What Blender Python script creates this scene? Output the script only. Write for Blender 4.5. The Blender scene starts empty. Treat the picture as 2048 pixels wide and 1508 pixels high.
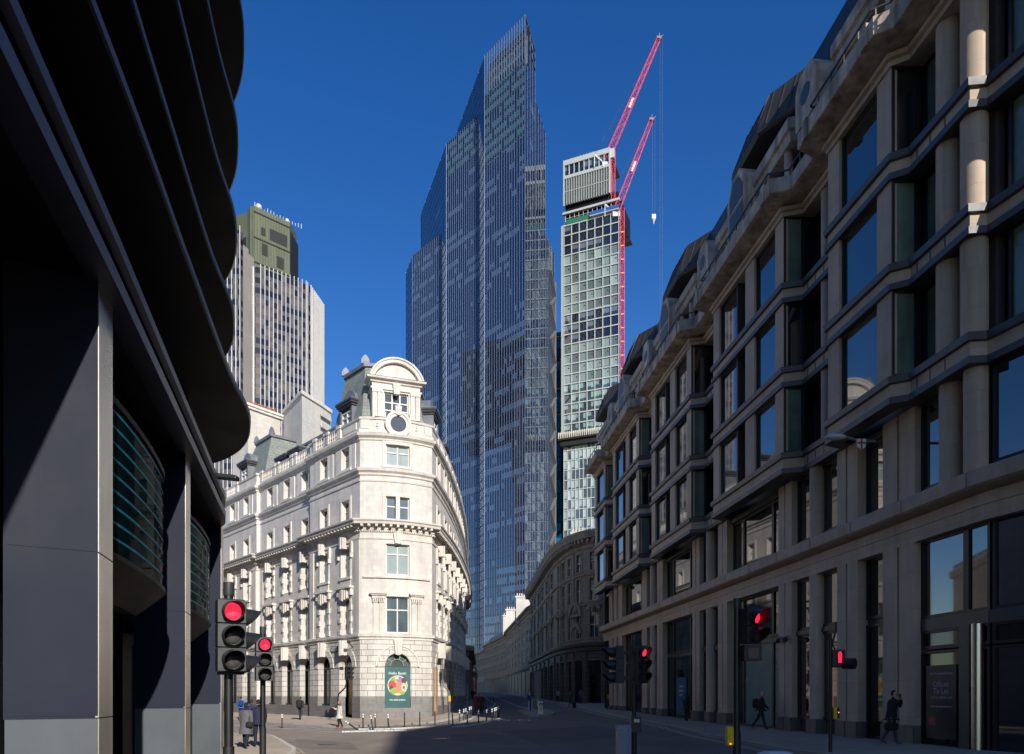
import bpy, bmesh, math, random
from mathutils import Vector, Matrix
random.seed(7)
R = math.radians
SC = bpy.context.scene
COL = SC.collection
F, HZ, CX, H = 1450.0, 1388.0, 1024.0, 2.04     # focal length in photo pixels, horizon row, optical axis, eye height

def gz(x, y):
    """ground height: the street tilts a little to the left and climbs beyond the junction"""
    return 0.0134*max(-40, min(40, x)) + 0.013*min(max(y-45, 0), 215)

def at(px, py):
    u, v = (px-CX)/F, (py-HZ)/F
    t = H/(v+0.0134*u) if (v+0.0134*u) > 1e-4 else 1e9
    if t > 45: t = (H+0.585)/(v+0.0134*u+0.013)
    return (u*t, t)

def xz(px, py, Y):
    return ((px-CX)/F*Y, Y, H-(py-HZ)/F*Y)

WORLD = {}
class MB:
    def __init__(s): s.v=[]; s.f=[]; s.m=[]; s.sm=[]
    def add(s, vs, fs, m=0, sm=False):
        o=len(s.v); s.v += [tuple(p) for p in vs]
        for f in fs: s.f.append([i+o for i in f]); s.m.append(m); s.sm.append(sm)
    def quad(s, a, b, c, d, m=0, sm=False): s.add([a,b,c,d], [(0,1,2,3)], m, sm)
    def poly(s, pts, m=0): s.add(pts, [tuple(range(len(pts)))], m)
    def hexa(s, p, m=0, sm=False):
        """p: 4 bottom points counter-clockwise from above, then the 4 above them"""
        s.add(p, [(3,2,1,0),(4,5,6,7),(0,1,5,4),(1,2,6,5),(2,3,7,6),(3,0,4,7)], m, sm)
    def box(s, x0,x1,y0,y1,z0,z1, m=0):
        s.hexa([(x0,y0,z0),(x1,y0,z0),(x1,y1,z0),(x0,y1,z0),(x0,y0,z1),(x1,y0,z1),(x1,y1,z1),(x0,y1,z1)], m)
    def prism(s, pl, z0, z1, m=0, top=None, mt=None):
        """pl counter-clockwise plan polygon; top = optional other polygon for the upper end"""
        n=len(pl); tp = top or pl
        vs=[(x,y,z0) for x,y in pl]+[(x,y,z1) for x,y in tp]
        s.add(vs, [(i,(i+1)%n,n+(i+1)%n,n+i) for i in range(n)], m)
        s.add([(x,y,z1) for x,y in tp], [tuple(range(n))], m if mt is None else mt)
        s.add([(x,y,z0) for x,y in pl], [tuple(range(n-1,-1,-1))], m)
    def tube(s, pts, r, n=8, m=0, cap=True, sm=True):
        pts=[Vector(p) for p in pts]; k=len(pts)
        rs = r if isinstance(r,(list,tuple)) else [r]*k
        vs=[]; up=None
        for i,p in enumerate(pts):
            t = (pts[min(i+1,k-1)]-pts[max(i-1,0)]).normalized()
            if up is None: up = Vector((0,0,1)) if abs(t.z)<.9 else Vector((1,0,0))
            a = t.cross(up).normalized(); b = a.cross(t).normalized(); up=b
            for j in range(n):
                w=2*math.pi*j/n
                vs.append(p+rs[i]*(math.cos(w)*a+math.sin(w)*b))
        fs=[(i*n+j,i*n+(j+1)%n,(i+1)*n+(j+1)%n,(i+1)*n+j) for i in range(k-1) for j in range(n)]
        fs=[f[::-1] for f in fs]
        s.add(vs, fs, m, sm)
        if cap:
            s.add(vs[:n], [tuple(range(n))], m); s.add(vs[-n:], [tuple(range(n-1,-1,-1))], m)
    def lathe(s, prof, c, n=10, m=0, sm=True, ax=None, xd=None, cap=True):
        """prof [(r,z)] round the axis ax at c"""
        c=Vector(c); az=Vector(ax or (0,0,1)).normalized()
        a=Vector(xd) if xd else (Vector((1,0,0)) if abs(az.x)<.9 else Vector((0,1,0)))
        b=az.cross(a).normalized(); a=b.cross(az).normalized()
        vs=[]
        for r,z in prof:
            for j in range(n):
                w=2*math.pi*j/n; vs.append(c+az*z+r*(math.cos(w)*a+math.sin(w)*b))
        k=len(prof)
        s.add(vs,[(i*n+j,i*n+(j+1)%n,(i+1)*n+(j+1)%n,(i+1)*n+j) for i in range(k-1) for j in range(n)],m,sm)
        if not cap: return
        if prof[0][0]>1e-4: s.add(vs[:n],[tuple(range(n-1,-1,-1))],m)
        if prof[-1][0]>1e-4: s.add(vs[-n:],[tuple(range(n))],m)
    def ell(s, c, r, n=12, k=8, m=0):
        vs=[];c=Vector(c)
        for i in range(k+1):
            ph=math.pi*i/k-math.pi/2
            for j in range(n):
                w=2*math.pi*j/n
                vs.append((c.x+r[0]*math.cos(ph)*math.cos(w),c.y+r[1]*math.cos(ph)*math.sin(w),c.z+r[2]*math.sin(ph)))
        s.add(vs,[(i*n+j,i*n+(j+1)%n,(i+1)*n+(j+1)%n,(i+1)*n+j) for i in range(k) for j in range(n)],m,True)
    def beam(s, a, b, w, h, m=0, up=(0,0,1)):
        a=Vector(a); b=Vector(b); t=(b-a).normalized(); up=Vector(up)
        if abs(t.dot(up))>.98: up=Vector((0,1,0))
        x=t.cross(up).normalized()*w/2; y=x.cross(t).normalized()*h/2
        s.hexa([a-x-y,a+x-y,b+x-y,b-x-y,a-x+y,a+x+y,b+x+y,b-x+y],m)
    def build(s, name, mats, parent=None, bevel=0):
        me=bpy.data.meshes.new(name)
        off = WORLD.get(parent, Vector((0,0,0)))
        me.from_pydata([(p[0]-off.x,p[1]-off.y,p[2]-off.z) for p in s.v], [], s.f)
        for mm in (mats if isinstance(mats,(list,tuple)) else [mats]): me.materials.append(M[mm] if isinstance(mm,str) else mm)
        me.polygons.foreach_set('material_index', s.m)
        me.polygons.foreach_set('use_smooth', s.sm)
        uv=me.uv_layers.new(name='UVMap')
        co=s.v
        for p in me.polygons:
            n=p.normal
            if abs(n.z)>.8:
                for li in p.loop_indices:
                    q=co[me.loops[li].vertex_index]; uv.data[li].uv=(q[0],q[1])
            else:
                l=math.hypot(n.x,n.y); tx,ty=-n.y/l,n.x/l
                for li in p.loop_indices:
                    q=co[me.loops[li].vertex_index]; uv.data[li].uv=(q[0]*tx+q[1]*ty, q[2])
        me.update()
        o=bpy.data.objects.new(name, me); COL.objects.link(o)
        if parent is not None: o.parent=parent
        WORLD[o]=off.copy()
        if bevel:
            b=o.modifiers.new('Bevel','BEVEL'); b.width=bevel; b.segments=2; b.limit_method='ANGLE'; b.angle_limit=R(40)
        return o

def thing(name, loc, label, cat, group=None, rz=0):
    o=bpy.data.objects.new(name,None); COL.objects.link(o)
    o.location=loc; o.rotation_euler=(0,0,rz); o.empty_display_size=.3
    WORLD[o]=Vector(loc) if rz==0 else Vector((0,0,0))
    return tag(o,label,cat,group)
def tag(o,label,cat,group=None):
    o['label']=label; o['category']=cat
    if group: o['group']=group
    return o
def kind(o,k,label=None):
    o['kind']=k
    if label: o['label']=label
    return o
def copy_tree(o, parent=None):
    c=o.copy(); COL.objects.link(c)
    if parent is not None: c.parent=parent
    for ch in [q for q in o.children]: copy_tree(ch,c)
    return c

class Fr:
    """vertical facade frame running from A to B in plan; s along it, d outward (to the right of the walk), z up"""
    def __init__(s, A, B, off=0.0):
        s.A=Vector((A[0],A[1])); d=Vector((B[0],B[1]))-s.A; s.L=d.length; s.T=d/s.L; s.N=Vector((s.T.y,-s.T.x)); s.off=off; s.step=None
    def xy(s,q,d): p=s.A+s.T*q+s.N*(d+s.off); return p
    def P(s,q,d,z): p=s.xy(q,d); return (p.x,p.y,z)
    def cuts(s,a,b): return [a,b]
class Curve(Fr):
    """facade frame along a smooth plan curve"""
    def __init__(s, pts, step=.4):
        s.pts=[Vector(p) for p in pts]; s.step=step; s.cum=[0]; s.off=0
        for a,b in zip(s.pts,s.pts[1:]): s.cum.append(s.cum[-1]+(b-a).length)
        s.L=s.cum[-1]; n=len(s.pts); s.ns=[]
        for i in range(n):
            t=(s.pts[min(i+1,n-1)]-s.pts[max(i-1,0)]).normalized(); s.ns.append(Vector((t.y,-t.x)))
    def xy(s,q,d):
        n=len(s.pts); i=0
        while i<n-2 and q>s.cum[i+1]: i+=1
        f=(q-s.cum[i])/(s.cum[i+1]-s.cum[i]); ff=max(0,min(1,f))
        nn=(s.ns[i]*(1-ff)+s.ns[i+1]*ff).normalized()
        return s.pts[i].lerp(s.pts[i+1],f)+nn*d
    def cuts(s,a,b):
        k=max(1,int(math.ceil((b-a)/s.step))); return [a+(b-a)*i/k for i in range(k+1)]
    def chord(s,q,w):
        return Fr(s.xy(q-w/2,0),s.xy(q+w/2,0))

def fbox(mb, fr, s0,s1,d0,d1,z0,z1,m=0):
    c=fr.cuts(s0,s1); P=fr.P
    for a,b in zip(c,c[1:]):
        mb.quad(P(a,d1,z0),P(b,d1,z0),P(b,d1,z1),P(a,d1,z1),m)
        mb.quad(P(b,d0,z0),P(a,d0,z0),P(a,d0,z1),P(b,d0,z1),m)
        mb.quad(P(a,d1,z1),P(b,d1,z1),P(b,d0,z1),P(a,d0,z1),m)
        mb.quad(P(a,d0,z0),P(b,d0,z0),P(b,d1,z0),P(a,d1,z0),m)
    mb.quad(P(s0,d0,z0),P(s0,d1,z0),P(s0,d1,z1),P(s0,d0,z1),m)
    mb.quad(P(s1,d1,z0),P(s1,d0,z0),P(s1,d0,z1),P(s1,d1,z1),m)

def fprism(mb, fr, sz, d0, d1, m=0):
    """extrude an outline given in (s,z), counter-clockwise seen from outside"""
    n=len(sz); P=fr.P
    a=[P(q,d1,z) for q,z in sz]; b=[P(q,d0,z) for q,z in sz]
    mb.add(a+b,[tuple(range(n)),tuple(range(2*n-1,n-1,-1))]+[(i,n+i,n+(i+1)%n,(i+1)%n) for i in range(n)],m)

def wall(mb, fr, s0,s1,z0,z1, ops=(), dep=.3, m=0, mr=None, d=0.0):
    """wall sheet with rectangular openings (a,b,c,e) and their reveals"""
    mr=m if mr is None else mr; P=fr.P
    ops=[o for o in ops if o[1]>s0 and o[0]<s1 and o[3]>z0+1e-5 and o[2]<z1-1e-5]
    ss=set(fr.cuts(s0,s1)); zs={z0,z1}
    for a,b,c,e in ops: ss|={a,b}; zs|={max(c,z0),min(e,z1)}
    ss=sorted(x for x in ss if s0-1e-6<=x<=s1+1e-6); zs=sorted(zs)
    for a,b in zip(ss,ss[1:]):
        if b-a<1e-5: continue
        for c,e in zip(zs,zs[1:]):
            ms,mz=(a+b)/2,(c+e)/2
            if any(o[0]<ms<o[1] and o[2]<mz<o[3] for o in ops): continue
            mb.quad(P(a,d,c),P(b,d,c),P(b,d,e),P(a,d,e),m)
    for a,b,c,e in ops:
        c2,e2=max(c,z0),min(e,z1)
        mb.quad(P(a,d,c2),P(a,d-dep,c2),P(a,d-dep,e2),P(a,d,e2),mr)
        mb.quad(P(b,d-dep,c2),P(b,d,c2),P(b,d,e2),P(b,d-dep,e2),mr)
        if e<=z1: mb.quad(P(a,d,e),P(a,d-dep,e),P(b,d-dep,e),P(b,d,e),mr)
        if c>=z0: mb.quad(P(a,d-dep,c),P(a,d,c),P(b,d,c),P(b,d-dep,c),mr)

def arch(mb, fr, sc, zs, r, dep, m=0, n=14, d=0.0):
    """round head inside a rectangular opening reaching zs+r"""
    P=fr.P; ar=[(sc-r*math.cos(math.pi*i/n), zs+r*math.sin(math.pi*i/n)) for i in range(n+1)]
    for (a,b),(c,e) in zip(ar,ar[1:]):
        mb.quad(P(a,d,b),P(c,d,e),P(c,d,zs+r+.001),P(a,d,zs+r+.001),m)
        mb.quad(P(a,d-dep,b),P(c,d-dep,e),P(c,d,e),P(a,d,b),m)

def ring(mb, fr, sc, zc, r0, r1, d0, d1, a0=0, a1=math.pi, n=14, m=0):
    P=fr.P
    def pt(r,a,d): return P(sc-r*math.cos(a),d,zc+r*math.sin(a))
    for i in range(n):
        a=a0+(a1-a0)*i/n; b=a0+(a1-a0)*(i+1)/n
        mb.quad(pt(r0,a,d1),pt(r0,b,d1),pt(r1,b,d1),pt(r1,a,d1),m)
        mb.quad(pt(r1,a,d1),pt(r1,b,d1),pt(r1,b,d0),pt(r1,a,d0),m)
        mb.quad(pt(r0,b,d1),pt(r0,a,d1),pt(r0,a,d0),pt(r0,b,d0),m)

def disc(mb, fr, sc, zc, r, d, n=24, m=0, ry=None):
    ry=ry or r
    mb.poly([fr.P(sc+r*math.cos(2*math.pi*i/n),d,zc+ry*math.sin(2*math.pi*i/n)) for i in range(n)],m)

def sweep(mb, pts, prof, m=0, caps=True):
    """sweep a (d,z) profile (listed bottom to top, outside face) along a plan polyline, mitred"""
    pts=[Vector(p[:2]) for p in pts]; n=len(pts); off=[]
    for i in range(n):
        ns=[]
        if i>0: t=(pts[i]-pts[i-1]).normalized(); ns.append(Vector((t.y,-t.x)))
        if i<n-1: t=(pts[i+1]-pts[i]).normalized(); ns.append(Vector((t.y,-t.x)))
        off.append(ns[0] if len(ns)==1 else (ns[0]+ns[1])/max(.3,1+ns[0].dot(ns[1])))
    def P(i,d,z): p=pts[i]+off[i]*d; return (p.x,p.y,z)
    for i in range(n-1):
        for (d0,z0),(d1,z1) in zip(prof,prof[1:]):
            mb.quad(P(i,d0,z0),P(i+1,d0,z0),P(i+1,d1,z1),P(i,d1,z1),m)
    if caps:
        k=len(prof)
        mb.poly([P(0,d,z) for d,z in prof][::-1],m); mb.poly([P(n-1,d,z) for d,z in prof],m)

def text_mesh(body, size, fr, sc, z, d, name, matn, parent, bold=0.0, align='CENTER', sx=1.0):
    """flat lettering lying on a facade frame, centred at (sc, z)"""
    cu=bpy.data.curves.new('lettering','FONT'); cu.body=body; cu.size=size; cu.align_x=align; cu.align_y='CENTER'; cu.offset=bold; cu.resolution_u=2
    o=bpy.data.objects.new('lettering',cu); COL.objects.link(o)
    dg=bpy.context.evaluated_depsgraph_get()
    me=bpy.data.meshes.new_from_object(o.evaluated_get(dg))
    mb=MB()
    mb.add([fr.P(sc+v.co.x*sx,d,z+v.co.y) for v in me.vertices],[tuple(p.vertices) for p in me.polygons])
    bpy.data.objects.remove(o); bpy.data.curves.remove(cu); bpy.data.meshes.remove(me)
    return mb.build(name,matn,parent)
# ------------------------------------------------------------------ materials
M={}
def mat(name, col, rough=.6, metal=0.0, n=0.0, ns=1.0, bump=0.0, streak=0.0, brick=None, ior=1.5, emit=0.0, ecol=None, n2=0.0, coat=0.0, bs=None, spec=None, dr=0.0):
    m=bpy.data.materials.new(name); m.use_nodes=True; nt=m.node_tree; N=nt.nodes; L=nt.links
    b=N['Principled BSDF']; b.inputs['Roughness'].default_value=rough; b.inputs['Metallic'].default_value=metal; b.inputs['IOR'].default_value=ior
    if spec is not None: b.inputs['Specular IOR Level'].default_value=spec
    if dr: b.inputs['Diffuse Roughness'].default_value=dr
    if coat: b.inputs['Coat Weight'].default_value=coat; b.inputs['Coat Roughness'].default_value=.08
    rgb=N.new('ShaderNodeRGB'); rgb.outputs[0].default_value=(*col,1); cur=rgb.outputs[0]
    tc=N.new('ShaderNodeTexCoord')
    def scale(fac):
        nonlocal cur
        v=N.new('ShaderNodeVectorMath'); v.operation='SCALE'; L.new(cur,v.inputs[0]); L.new(fac,v.inputs['Scale']); cur=v.outputs[0]
    def noise(sc,amt,stretch=None,det=6):
        t=N.new('ShaderNodeTexNoise'); t.inputs['Scale'].default_value=sc; t.inputs['Detail'].default_value=det; t.inputs['Roughness'].default_value=.62
        src=tc.outputs['Object']
        if stretch:
            mp=N.new('ShaderNodeMapping'); mp.inputs['Scale'].default_value=stretch; L.new(src,mp.inputs[0]); src=mp.outputs[0]
        L.new(src,t.inputs['Vector'])
        r=N.new('ShaderNodeMapRange'); r.inputs['From Min'].default_value=.28; r.inputs['From Max'].default_value=.72
        r.inputs['To Min'].default_value=1-amt; r.inputs['To Max'].default_value=1+amt; L.new(t.outputs['Fac'],r.inputs[0])
        return t.outputs['Fac'],r.outputs[0]
    hgt=None
    if n: hgt,f=noise(ns,n); scale(f)
    if n2: _,f=noise(ns*.12,n2,det=3); scale(f)
    if streak: _,f=noise(1.6,streak,(1,1,.08)); scale(f)
    if brick:
        bw,bh,mo,dk=brick
        t=N.new('ShaderNodeTexBrick'); t.inputs['Scale'].default_value=1; t.inputs['Brick Width'].default_value=bw; t.inputs['Row Height'].default_value=bh
        t.inputs['Mortar Size'].default_value=mo; t.inputs['Mortar Smooth'].default_value=.2; t.inputs['Bias'].default_value=0
        t.inputs['Color1'].default_value=(1.05,1.05,1.05,1); t.inputs['Color2'].default_value=(.92,.92,.925,1); t.inputs['Mortar'].default_value=(dk,dk,dk,1)
        L.new(tc.outputs['UV'],t.inputs['Vector'])
        v=N.new('ShaderNodeVectorMath'); v.operation='MULTIPLY'; L.new(cur,v.inputs[0]); L.new(t.outputs['Color'],v.inputs[1]); cur=v.outputs[0]
    L.new(cur,b.inputs['Base Color'])
    if n and rough>.15 and rough<.9:
        r=N.new('ShaderNodeMapRange'); r.inputs['To Min'].default_value=max(.02,rough-.12); r.inputs['To Max'].default_value=min(1,rough+.12); L.new(hgt,r.inputs[0]); L.new(r.outputs[0],b.inputs['Roughness'])
    if bump:
        t=N.new('ShaderNodeTexNoise'); t.inputs['Scale'].default_value=bs or ns*8; t.inputs['Detail'].default_value=4; L.new(tc.outputs['Object'],t.inputs['Vector'])
        bp=N.new('ShaderNodeBump'); bp.inputs['Strength'].default_value=bump; bp.inputs['Distance'].default_value=.05; L.new(t.outputs['Fac'],bp.inputs['Height']); L.new(bp.outputs[0],b.inputs['Normal'])
    if emit: b.inputs['Emission Color'].default_value=(*(ecol or col),1); b.inputs['Emission Strength'].default_value=emit
    M[name]=m; return m

def curtain(name, dark, pale, cw, ch, share, ior=2.0, rough=.03, blind=.75, rows=.5, band=None, bandf=.12, wav=.0, u0=0.0, v0=0.0, tint=(1,1,1), seed=0.0, strips=False, lowf=(.11,.73), var=.7):
    """curtain-wall glazing: cells cw x ch, some cells with pale blinds drawn behind the glass, optional spandrel band"""
    m=bpy.data.materials.new(name); m.use_nodes=True; nt=m.node_tree; N=nt.nodes; L=nt.links; b=N['Principled BSDF']
    b.inputs['Roughness'].default_value=rough; b.inputs['IOR'].default_value=ior; b.inputs['Specular Tint'].default_value=(*tint,1)
    tc=N.new('ShaderNodeTexCoord'); sp=N.new('ShaderNodeSeparateXYZ'); L.new(tc.outputs['UV'],sp.inputs[0])
    def ma(op,a,bv,c=None):
        q=N.new('ShaderNodeMath'); q.operation=op
        for i,x in enumerate((a,bv)):
            if x is None: continue
            if isinstance(x,(int,float)): q.inputs[i].default_value=x
            else: L.new(x,q.inputs[i])
        return q.outputs[0]
    u=ma('DIVIDE',ma('SUBTRACT',sp.outputs[0],u0),cw); v=ma('DIVIDE',ma('SUBTRACT',sp.outputs[1],v0),ch)
    fu=ma('FLOOR',u,None); fv=ma('FLOOR',v,None); rv=ma('SUBTRACT',v,fv)
    cb=N.new('ShaderNodeCombineXYZ'); L.new(fu,cb.inputs[0]); L.new(fv,cb.inputs[1]); cb.inputs[2].default_value=seed
    w=N.new('ShaderNodeTexWhiteNoise'); L.new(cb.outputs[0],w.inputs['Vector'])
    cb2=N.new('ShaderNodeCombineXYZ'); L.new(ma('MULTIPLY',fu,lowf[0]),cb2.inputs[0]); L.new(ma('MULTIPLY',fv,lowf[1]),cb2.inputs[1]); cb2.inputs[2].default_value=seed
    t=N.new('ShaderNodeTexNoise'); t.inputs['Scale'].default_value=1.3; t.inputs['Detail'].default_value=2; L.new(cb2.outputs[0],t.inputs['Vector'])
    k=ma('ADD',ma('MULTIPLY',w.outputs['Value'],1-rows),ma('MULTIPLY',t.outputs['Fac'],rows))
    on=ma('GREATER_THAN',k,1-share)
    if strips:
        fr_=ma('SUBTRACT',u,fu)
        on=ma('MULTIPLY',on,ma('MULTIPLY',ma('GREATER_THAN',fr_,.2),ma('LESS_THAN',fr_,.72)))
        on=ma('MULTIPLY',on,ma('MULTIPLY',ma('GREATER_THAN',rv,ma('ADD',ma('MULTIPLY',w.outputs['Value'],.18),.10)),ma('LESS_THAN',rv,.80)))
    else:
        on=ma('MULTIPLY',on,ma('GREATER_THAN',rv,ma('SUBTRACT',1.0,ma('MULTIPLY',ma('ADD',ma('MULTIPLY',w.outputs['Value'],.5),.5),blind))))
    mx=N.new('ShaderNodeMix'); mx.data_type='RGBA'; L.new(on,mx.inputs[0]); mx.inputs[6].default_value=(*dark,1); mx.inputs[7].default_value=(*pale,1)
    cur=mx.outputs[2]
    sc=N.new('ShaderNodeVectorMath'); sc.operation='SCALE'; L.new(cur,sc.inputs[0]); L.new(ma('ADD',ma('MULTIPLY',w.outputs['Value'],var),1-var*.5),sc.inputs['Scale']); cur=sc.outputs[0]
    if band:
        bm=N.new('ShaderNodeMix'); bm.data_type='RGBA'; L.new(ma('LESS_THAN',rv,bandf),bm.inputs[0]); L.new(cur,bm.inputs[6]); bm.inputs[7].default_value=(*band,1); cur=bm.outputs[2]
    L.new(cur,b.inputs['Base Color'])
    if wav:
        # each pane sits at a slightly different tilt
        nz=N.new('ShaderNodeTexNoise'); nz.inputs['Scale'].default_value=.45; nz.inputs['Detail'].default_value=1; L.new(tc.outputs['Object'],nz.inputs['Vector'])
        bp=N.new('ShaderNodeBump'); bp.inputs['Strength'].default_value=wav; bp.inputs['Distance'].default_value=.15; L.new(nz.outputs['Fac'],bp.inputs['Height'])
        L.new(bp.outputs[0],b.inputs['Normal'])
    M[name]=m; return m

# stone
mat('portland',(.66,.615,.55),.75,n=.11,ns=.9,streak=.12,n2=.06,bump=.2,brick=(1.1,.42,.008,.8))
mat('portland_rust',(.63,.585,.52),.8,n=.12,ns=.9,streak=.14,n2=.08,bump=.25,brick=(1.15,.46,.028,.42))
mat('portland_trim',(.66,.615,.545),.75,n=.12,ns=1.4,streak=.15,n2=.08,bump=.25)
mat('granite',(.235,.22,.205),.7,n=.18,ns=3,n2=.12,brick=(1.2,.62,.01,.55))
mat('office_stone',(.50,.39,.285),.75,n=.12,ns=.8,streak=.14,n2=.10,bump=.12,brick=(1.6,1.25,.006,.7))
mat('office_trim',(.46,.36,.27),.75,n=.14,ns=.9,streak=.18,n2=.12,bump=.12)
mat('office_weathered',(.40,.325,.25),.8,n=.4,ns=1.2,streak=.6,n2=.15,bump=.2)
mat('office_plinth',(.13,.115,.10),.5,n=.15,ns=2,brick=(1.3,1.2,.012,.4))
mat('dark_lip',(.055,.050,.047),.45,n=.2,ns=2,streak=.15)
mat('street_stone',(.32,.255,.185),.8,n=.15,ns=.5,streak=.25,n2=.15,bump=.2,brick=(1.3,.5,.02,.6))
mat('street_trim',(.31,.25,.185),.8,n=.2,ns=.8,streak=.3,n2=.12)
mat('street_sand',(.29,.215,.14),.8,n=.15,ns=.5,streak=.2,n2=.12,brick=(1.3,.5,.02,.7))
mat('street_dark',(.12,.10,.085),.6,n=.25,ns=1,streak=.2,brick=(1.3,.6,.04,.4))
mat('render_white',(.58,.54,.48),.8,n=.07,ns=.6,streak=.10,n2=.06,brick=(.45,.15,.006,.93))
mat('concrete',(.50,.47,.41),.8,n=.08,ns=.5,streak=.08,brick=(4,2.6,.03,.85))
# roofs and metals
mat('slate',(.25,.27,.225),.6,n=.2,ns=1.6,n2=.1,bump=.3,brick=(.55,.30,.02,.55))
mat('lead',(.20,.205,.23),.5,metal=.25,n=.18,ns=1.3,streak=.15)
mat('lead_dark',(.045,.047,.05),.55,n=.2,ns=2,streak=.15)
mat('roof_bronze',(.042,.036,.028),.55,n=.2,ns=1,streak=.25,brick=(.6,20,.02,.6))
mat('terracotta',(.42,.13,.06),.8,n=.2,ns=4)
mat('black_metal',(.012,.012,.013),.42,n=.2,ns=6)
mat('black_plastic',(.02,.021,.023),.48,n=.25,ns=9,n2=.2)
mat('head_grey',(.036,.037,.04),.45,n=.25,ns=7,n2=.2)
mat('visor_in',(.01,.01,.01),.7)
mat('lens_off',(.07,.065,.06),.35,n=.2,ns=30)
mat('lamp_red',(.7,.02,.05),.35,emit=.85,ecol=(1,.03,.08),n=.35,ns=60,bump=.3)
mat('lamp_red_deep',(.6,.01,.02),.4,emit=1.5,ecol=(1,.012,.05))
mat('lamp_amber',(.9,.3,.02),.4,emit=1.2,ecol=(1,.4,.05))
mat('navy_panel',(.012,.016,.031),.6,metal=.0,n=.10,ns=.7,n2=.12,streak=.10,spec=.2)
mat('plinth_panel',(.06,.072,.085),.5,n=.16,ns=1.2,n2=.15,streak=.1)
mat('brushed_steel',(.62,.58,.52),.30,metal=1.0,n=.12,ns=.6,streak=.2)
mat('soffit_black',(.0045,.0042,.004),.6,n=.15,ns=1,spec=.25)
mat('fin_edge',(.055,.062,.09),.42,metal=.5,n=.15,ns=.8)
mat('white_metal',(.55,.56,.56),.45,n=.05,ns=3)
mat('grey_cabinet',(.27,.32,.38),.5,n=.1,ns=3,n2=.1)
mat('yellow_paint',(.75,.48,.01),.45,n=.06,ns=6)
mat('white_paint',(.72,.72,.70),.6,n=.08,ns=5)
mat('line_white',(.62,.61,.58),.75,n=.22,ns=6,n2=.1)
mat('line_yellow',(.50,.43,.27),.8,n=.3,ns=6)
mat('crane_red',(.72,.055,.115),.45,n=.1,ns=.3)
mat('blue_paint',(.02,.10,.42),.5,n=.15,ns=2)
mat('green_net',(.015,.16,.10),.8,n=.2,ns=2)
mat('orange_paint',(.7,.25,.03),.5)
mat('oak',(.42,.235,.11),.5,n=.18,ns=2,streak=.3)
mat('plywood',(.48,.29,.15),.7,n=.12,ns=3,streak=.15)
mat('timber_dark',(.05,.03,.018),.5,n=.2,ns=3,streak=.3)
# ground
mat('asphalt',(.150,.126,.108),.95,dr=1,n=.20,ns=.55,n2=.22,bump=.35,bs=60)
mat('asphalt_patch',(.112,.095,.083),.95,dr=1,n=.18,ns=.9,n2=.15,bump=.35,bs=60)
mat('paving',(.25,.21,.165),.9,dr=1,n=.14,ns=1.2,n2=.14,bump=.15,bs=40,brick=(.9,.6,.008,.7))
mat('kerb',(.32,.30,.27),.9,dr=1,n=.14,ns=2,brick=(.9,5,.01,.6))
mat('soil',(.05,.045,.04),.9,n=.2,ns=.1)
# glass
mat('glass_dark',(.010,.012,.014),.03,ior=1.9,n=.3,ns=.8)
mat('glass_office',(.012,.016,.016),.025,ior=2.3,n=.4,ns=.5)
mat('glass_green',(.13,.185,.145),.05,ior=1.5,n=.45,ns=.35,streak=.3)
mat('glass_blind',(.34,.41,.39),.06,ior=1.7,n=.10,ns=.8,streak=.15)
mat('glass_mid',(.10,.135,.145),.04,ior=1.9,n=.35,ns=.6,streak=.25)
mat('glass_door',(.10,.19,.18),.25,ior=1.5,n=.2,ns=.3)
mat('glass_shop',(.006,.008,.009),.03,ior=1.55,n=.2,ns=.5)
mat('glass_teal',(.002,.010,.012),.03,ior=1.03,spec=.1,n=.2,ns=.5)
mat('teal_reflection',(.012,.21,.25),.4,ior=1.05,n=.5,ns=3)  # colour of the painted reflection stripes on the bay glass
mat('window_white',(.66,.65,.62),.5,n=.05,ns=3)
mat('frame_black',(.008,.008,.009),.45)
mat('frame_bronze',(.022,.020,.019),.45,n=.15,ns=2)
# towers
mat('mullion_blue',(.17,.23,.34),.4,metal=.3)
mat('floor_line',(.09,.06,.09),.5)
mat('blue_strip',(.012,.05,.16),.06,ior=2.4,n=.2,ns=.1)
mat('crown_steel',(.30,.33,.42),.45,metal=.3,n=.2,ns=.3)
mat('crown_dark',(.035,.045,.075),.4,n=.3,ns=.4)
mat('bishop_fin',(.30,.33,.32),.5,n=.08,ns=.3)
mat('bishop_panel',(.14,.165,.16),.4,n=.2,ns=.2)
mat('bishop_frame',(.46,.50,.50),.45,n=.04,ns=.3)
mat('natwest_rib',(.62,.62,.63),.35,metal=.2,n=.04,ns=.1)
mat('natwest_side',(.30,.28,.26),.6,n=.12,ns=.1)
mat('natwest_green',(.12,.135,.085),.6,n=.12,ns=.12,streak=.12,brick=(1.1,40,.12,.55))
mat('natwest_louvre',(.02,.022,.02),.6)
curtain('lead_blue',(.004,.085,.19),(.02,.16,.32),3.2,4.0,.5,ior=2.0,blind=1,rows=.2)
mat('lead_yellow',(.62,.36,.03),.5)
mat('lead_steel',(.15,.155,.16),.5)
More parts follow.
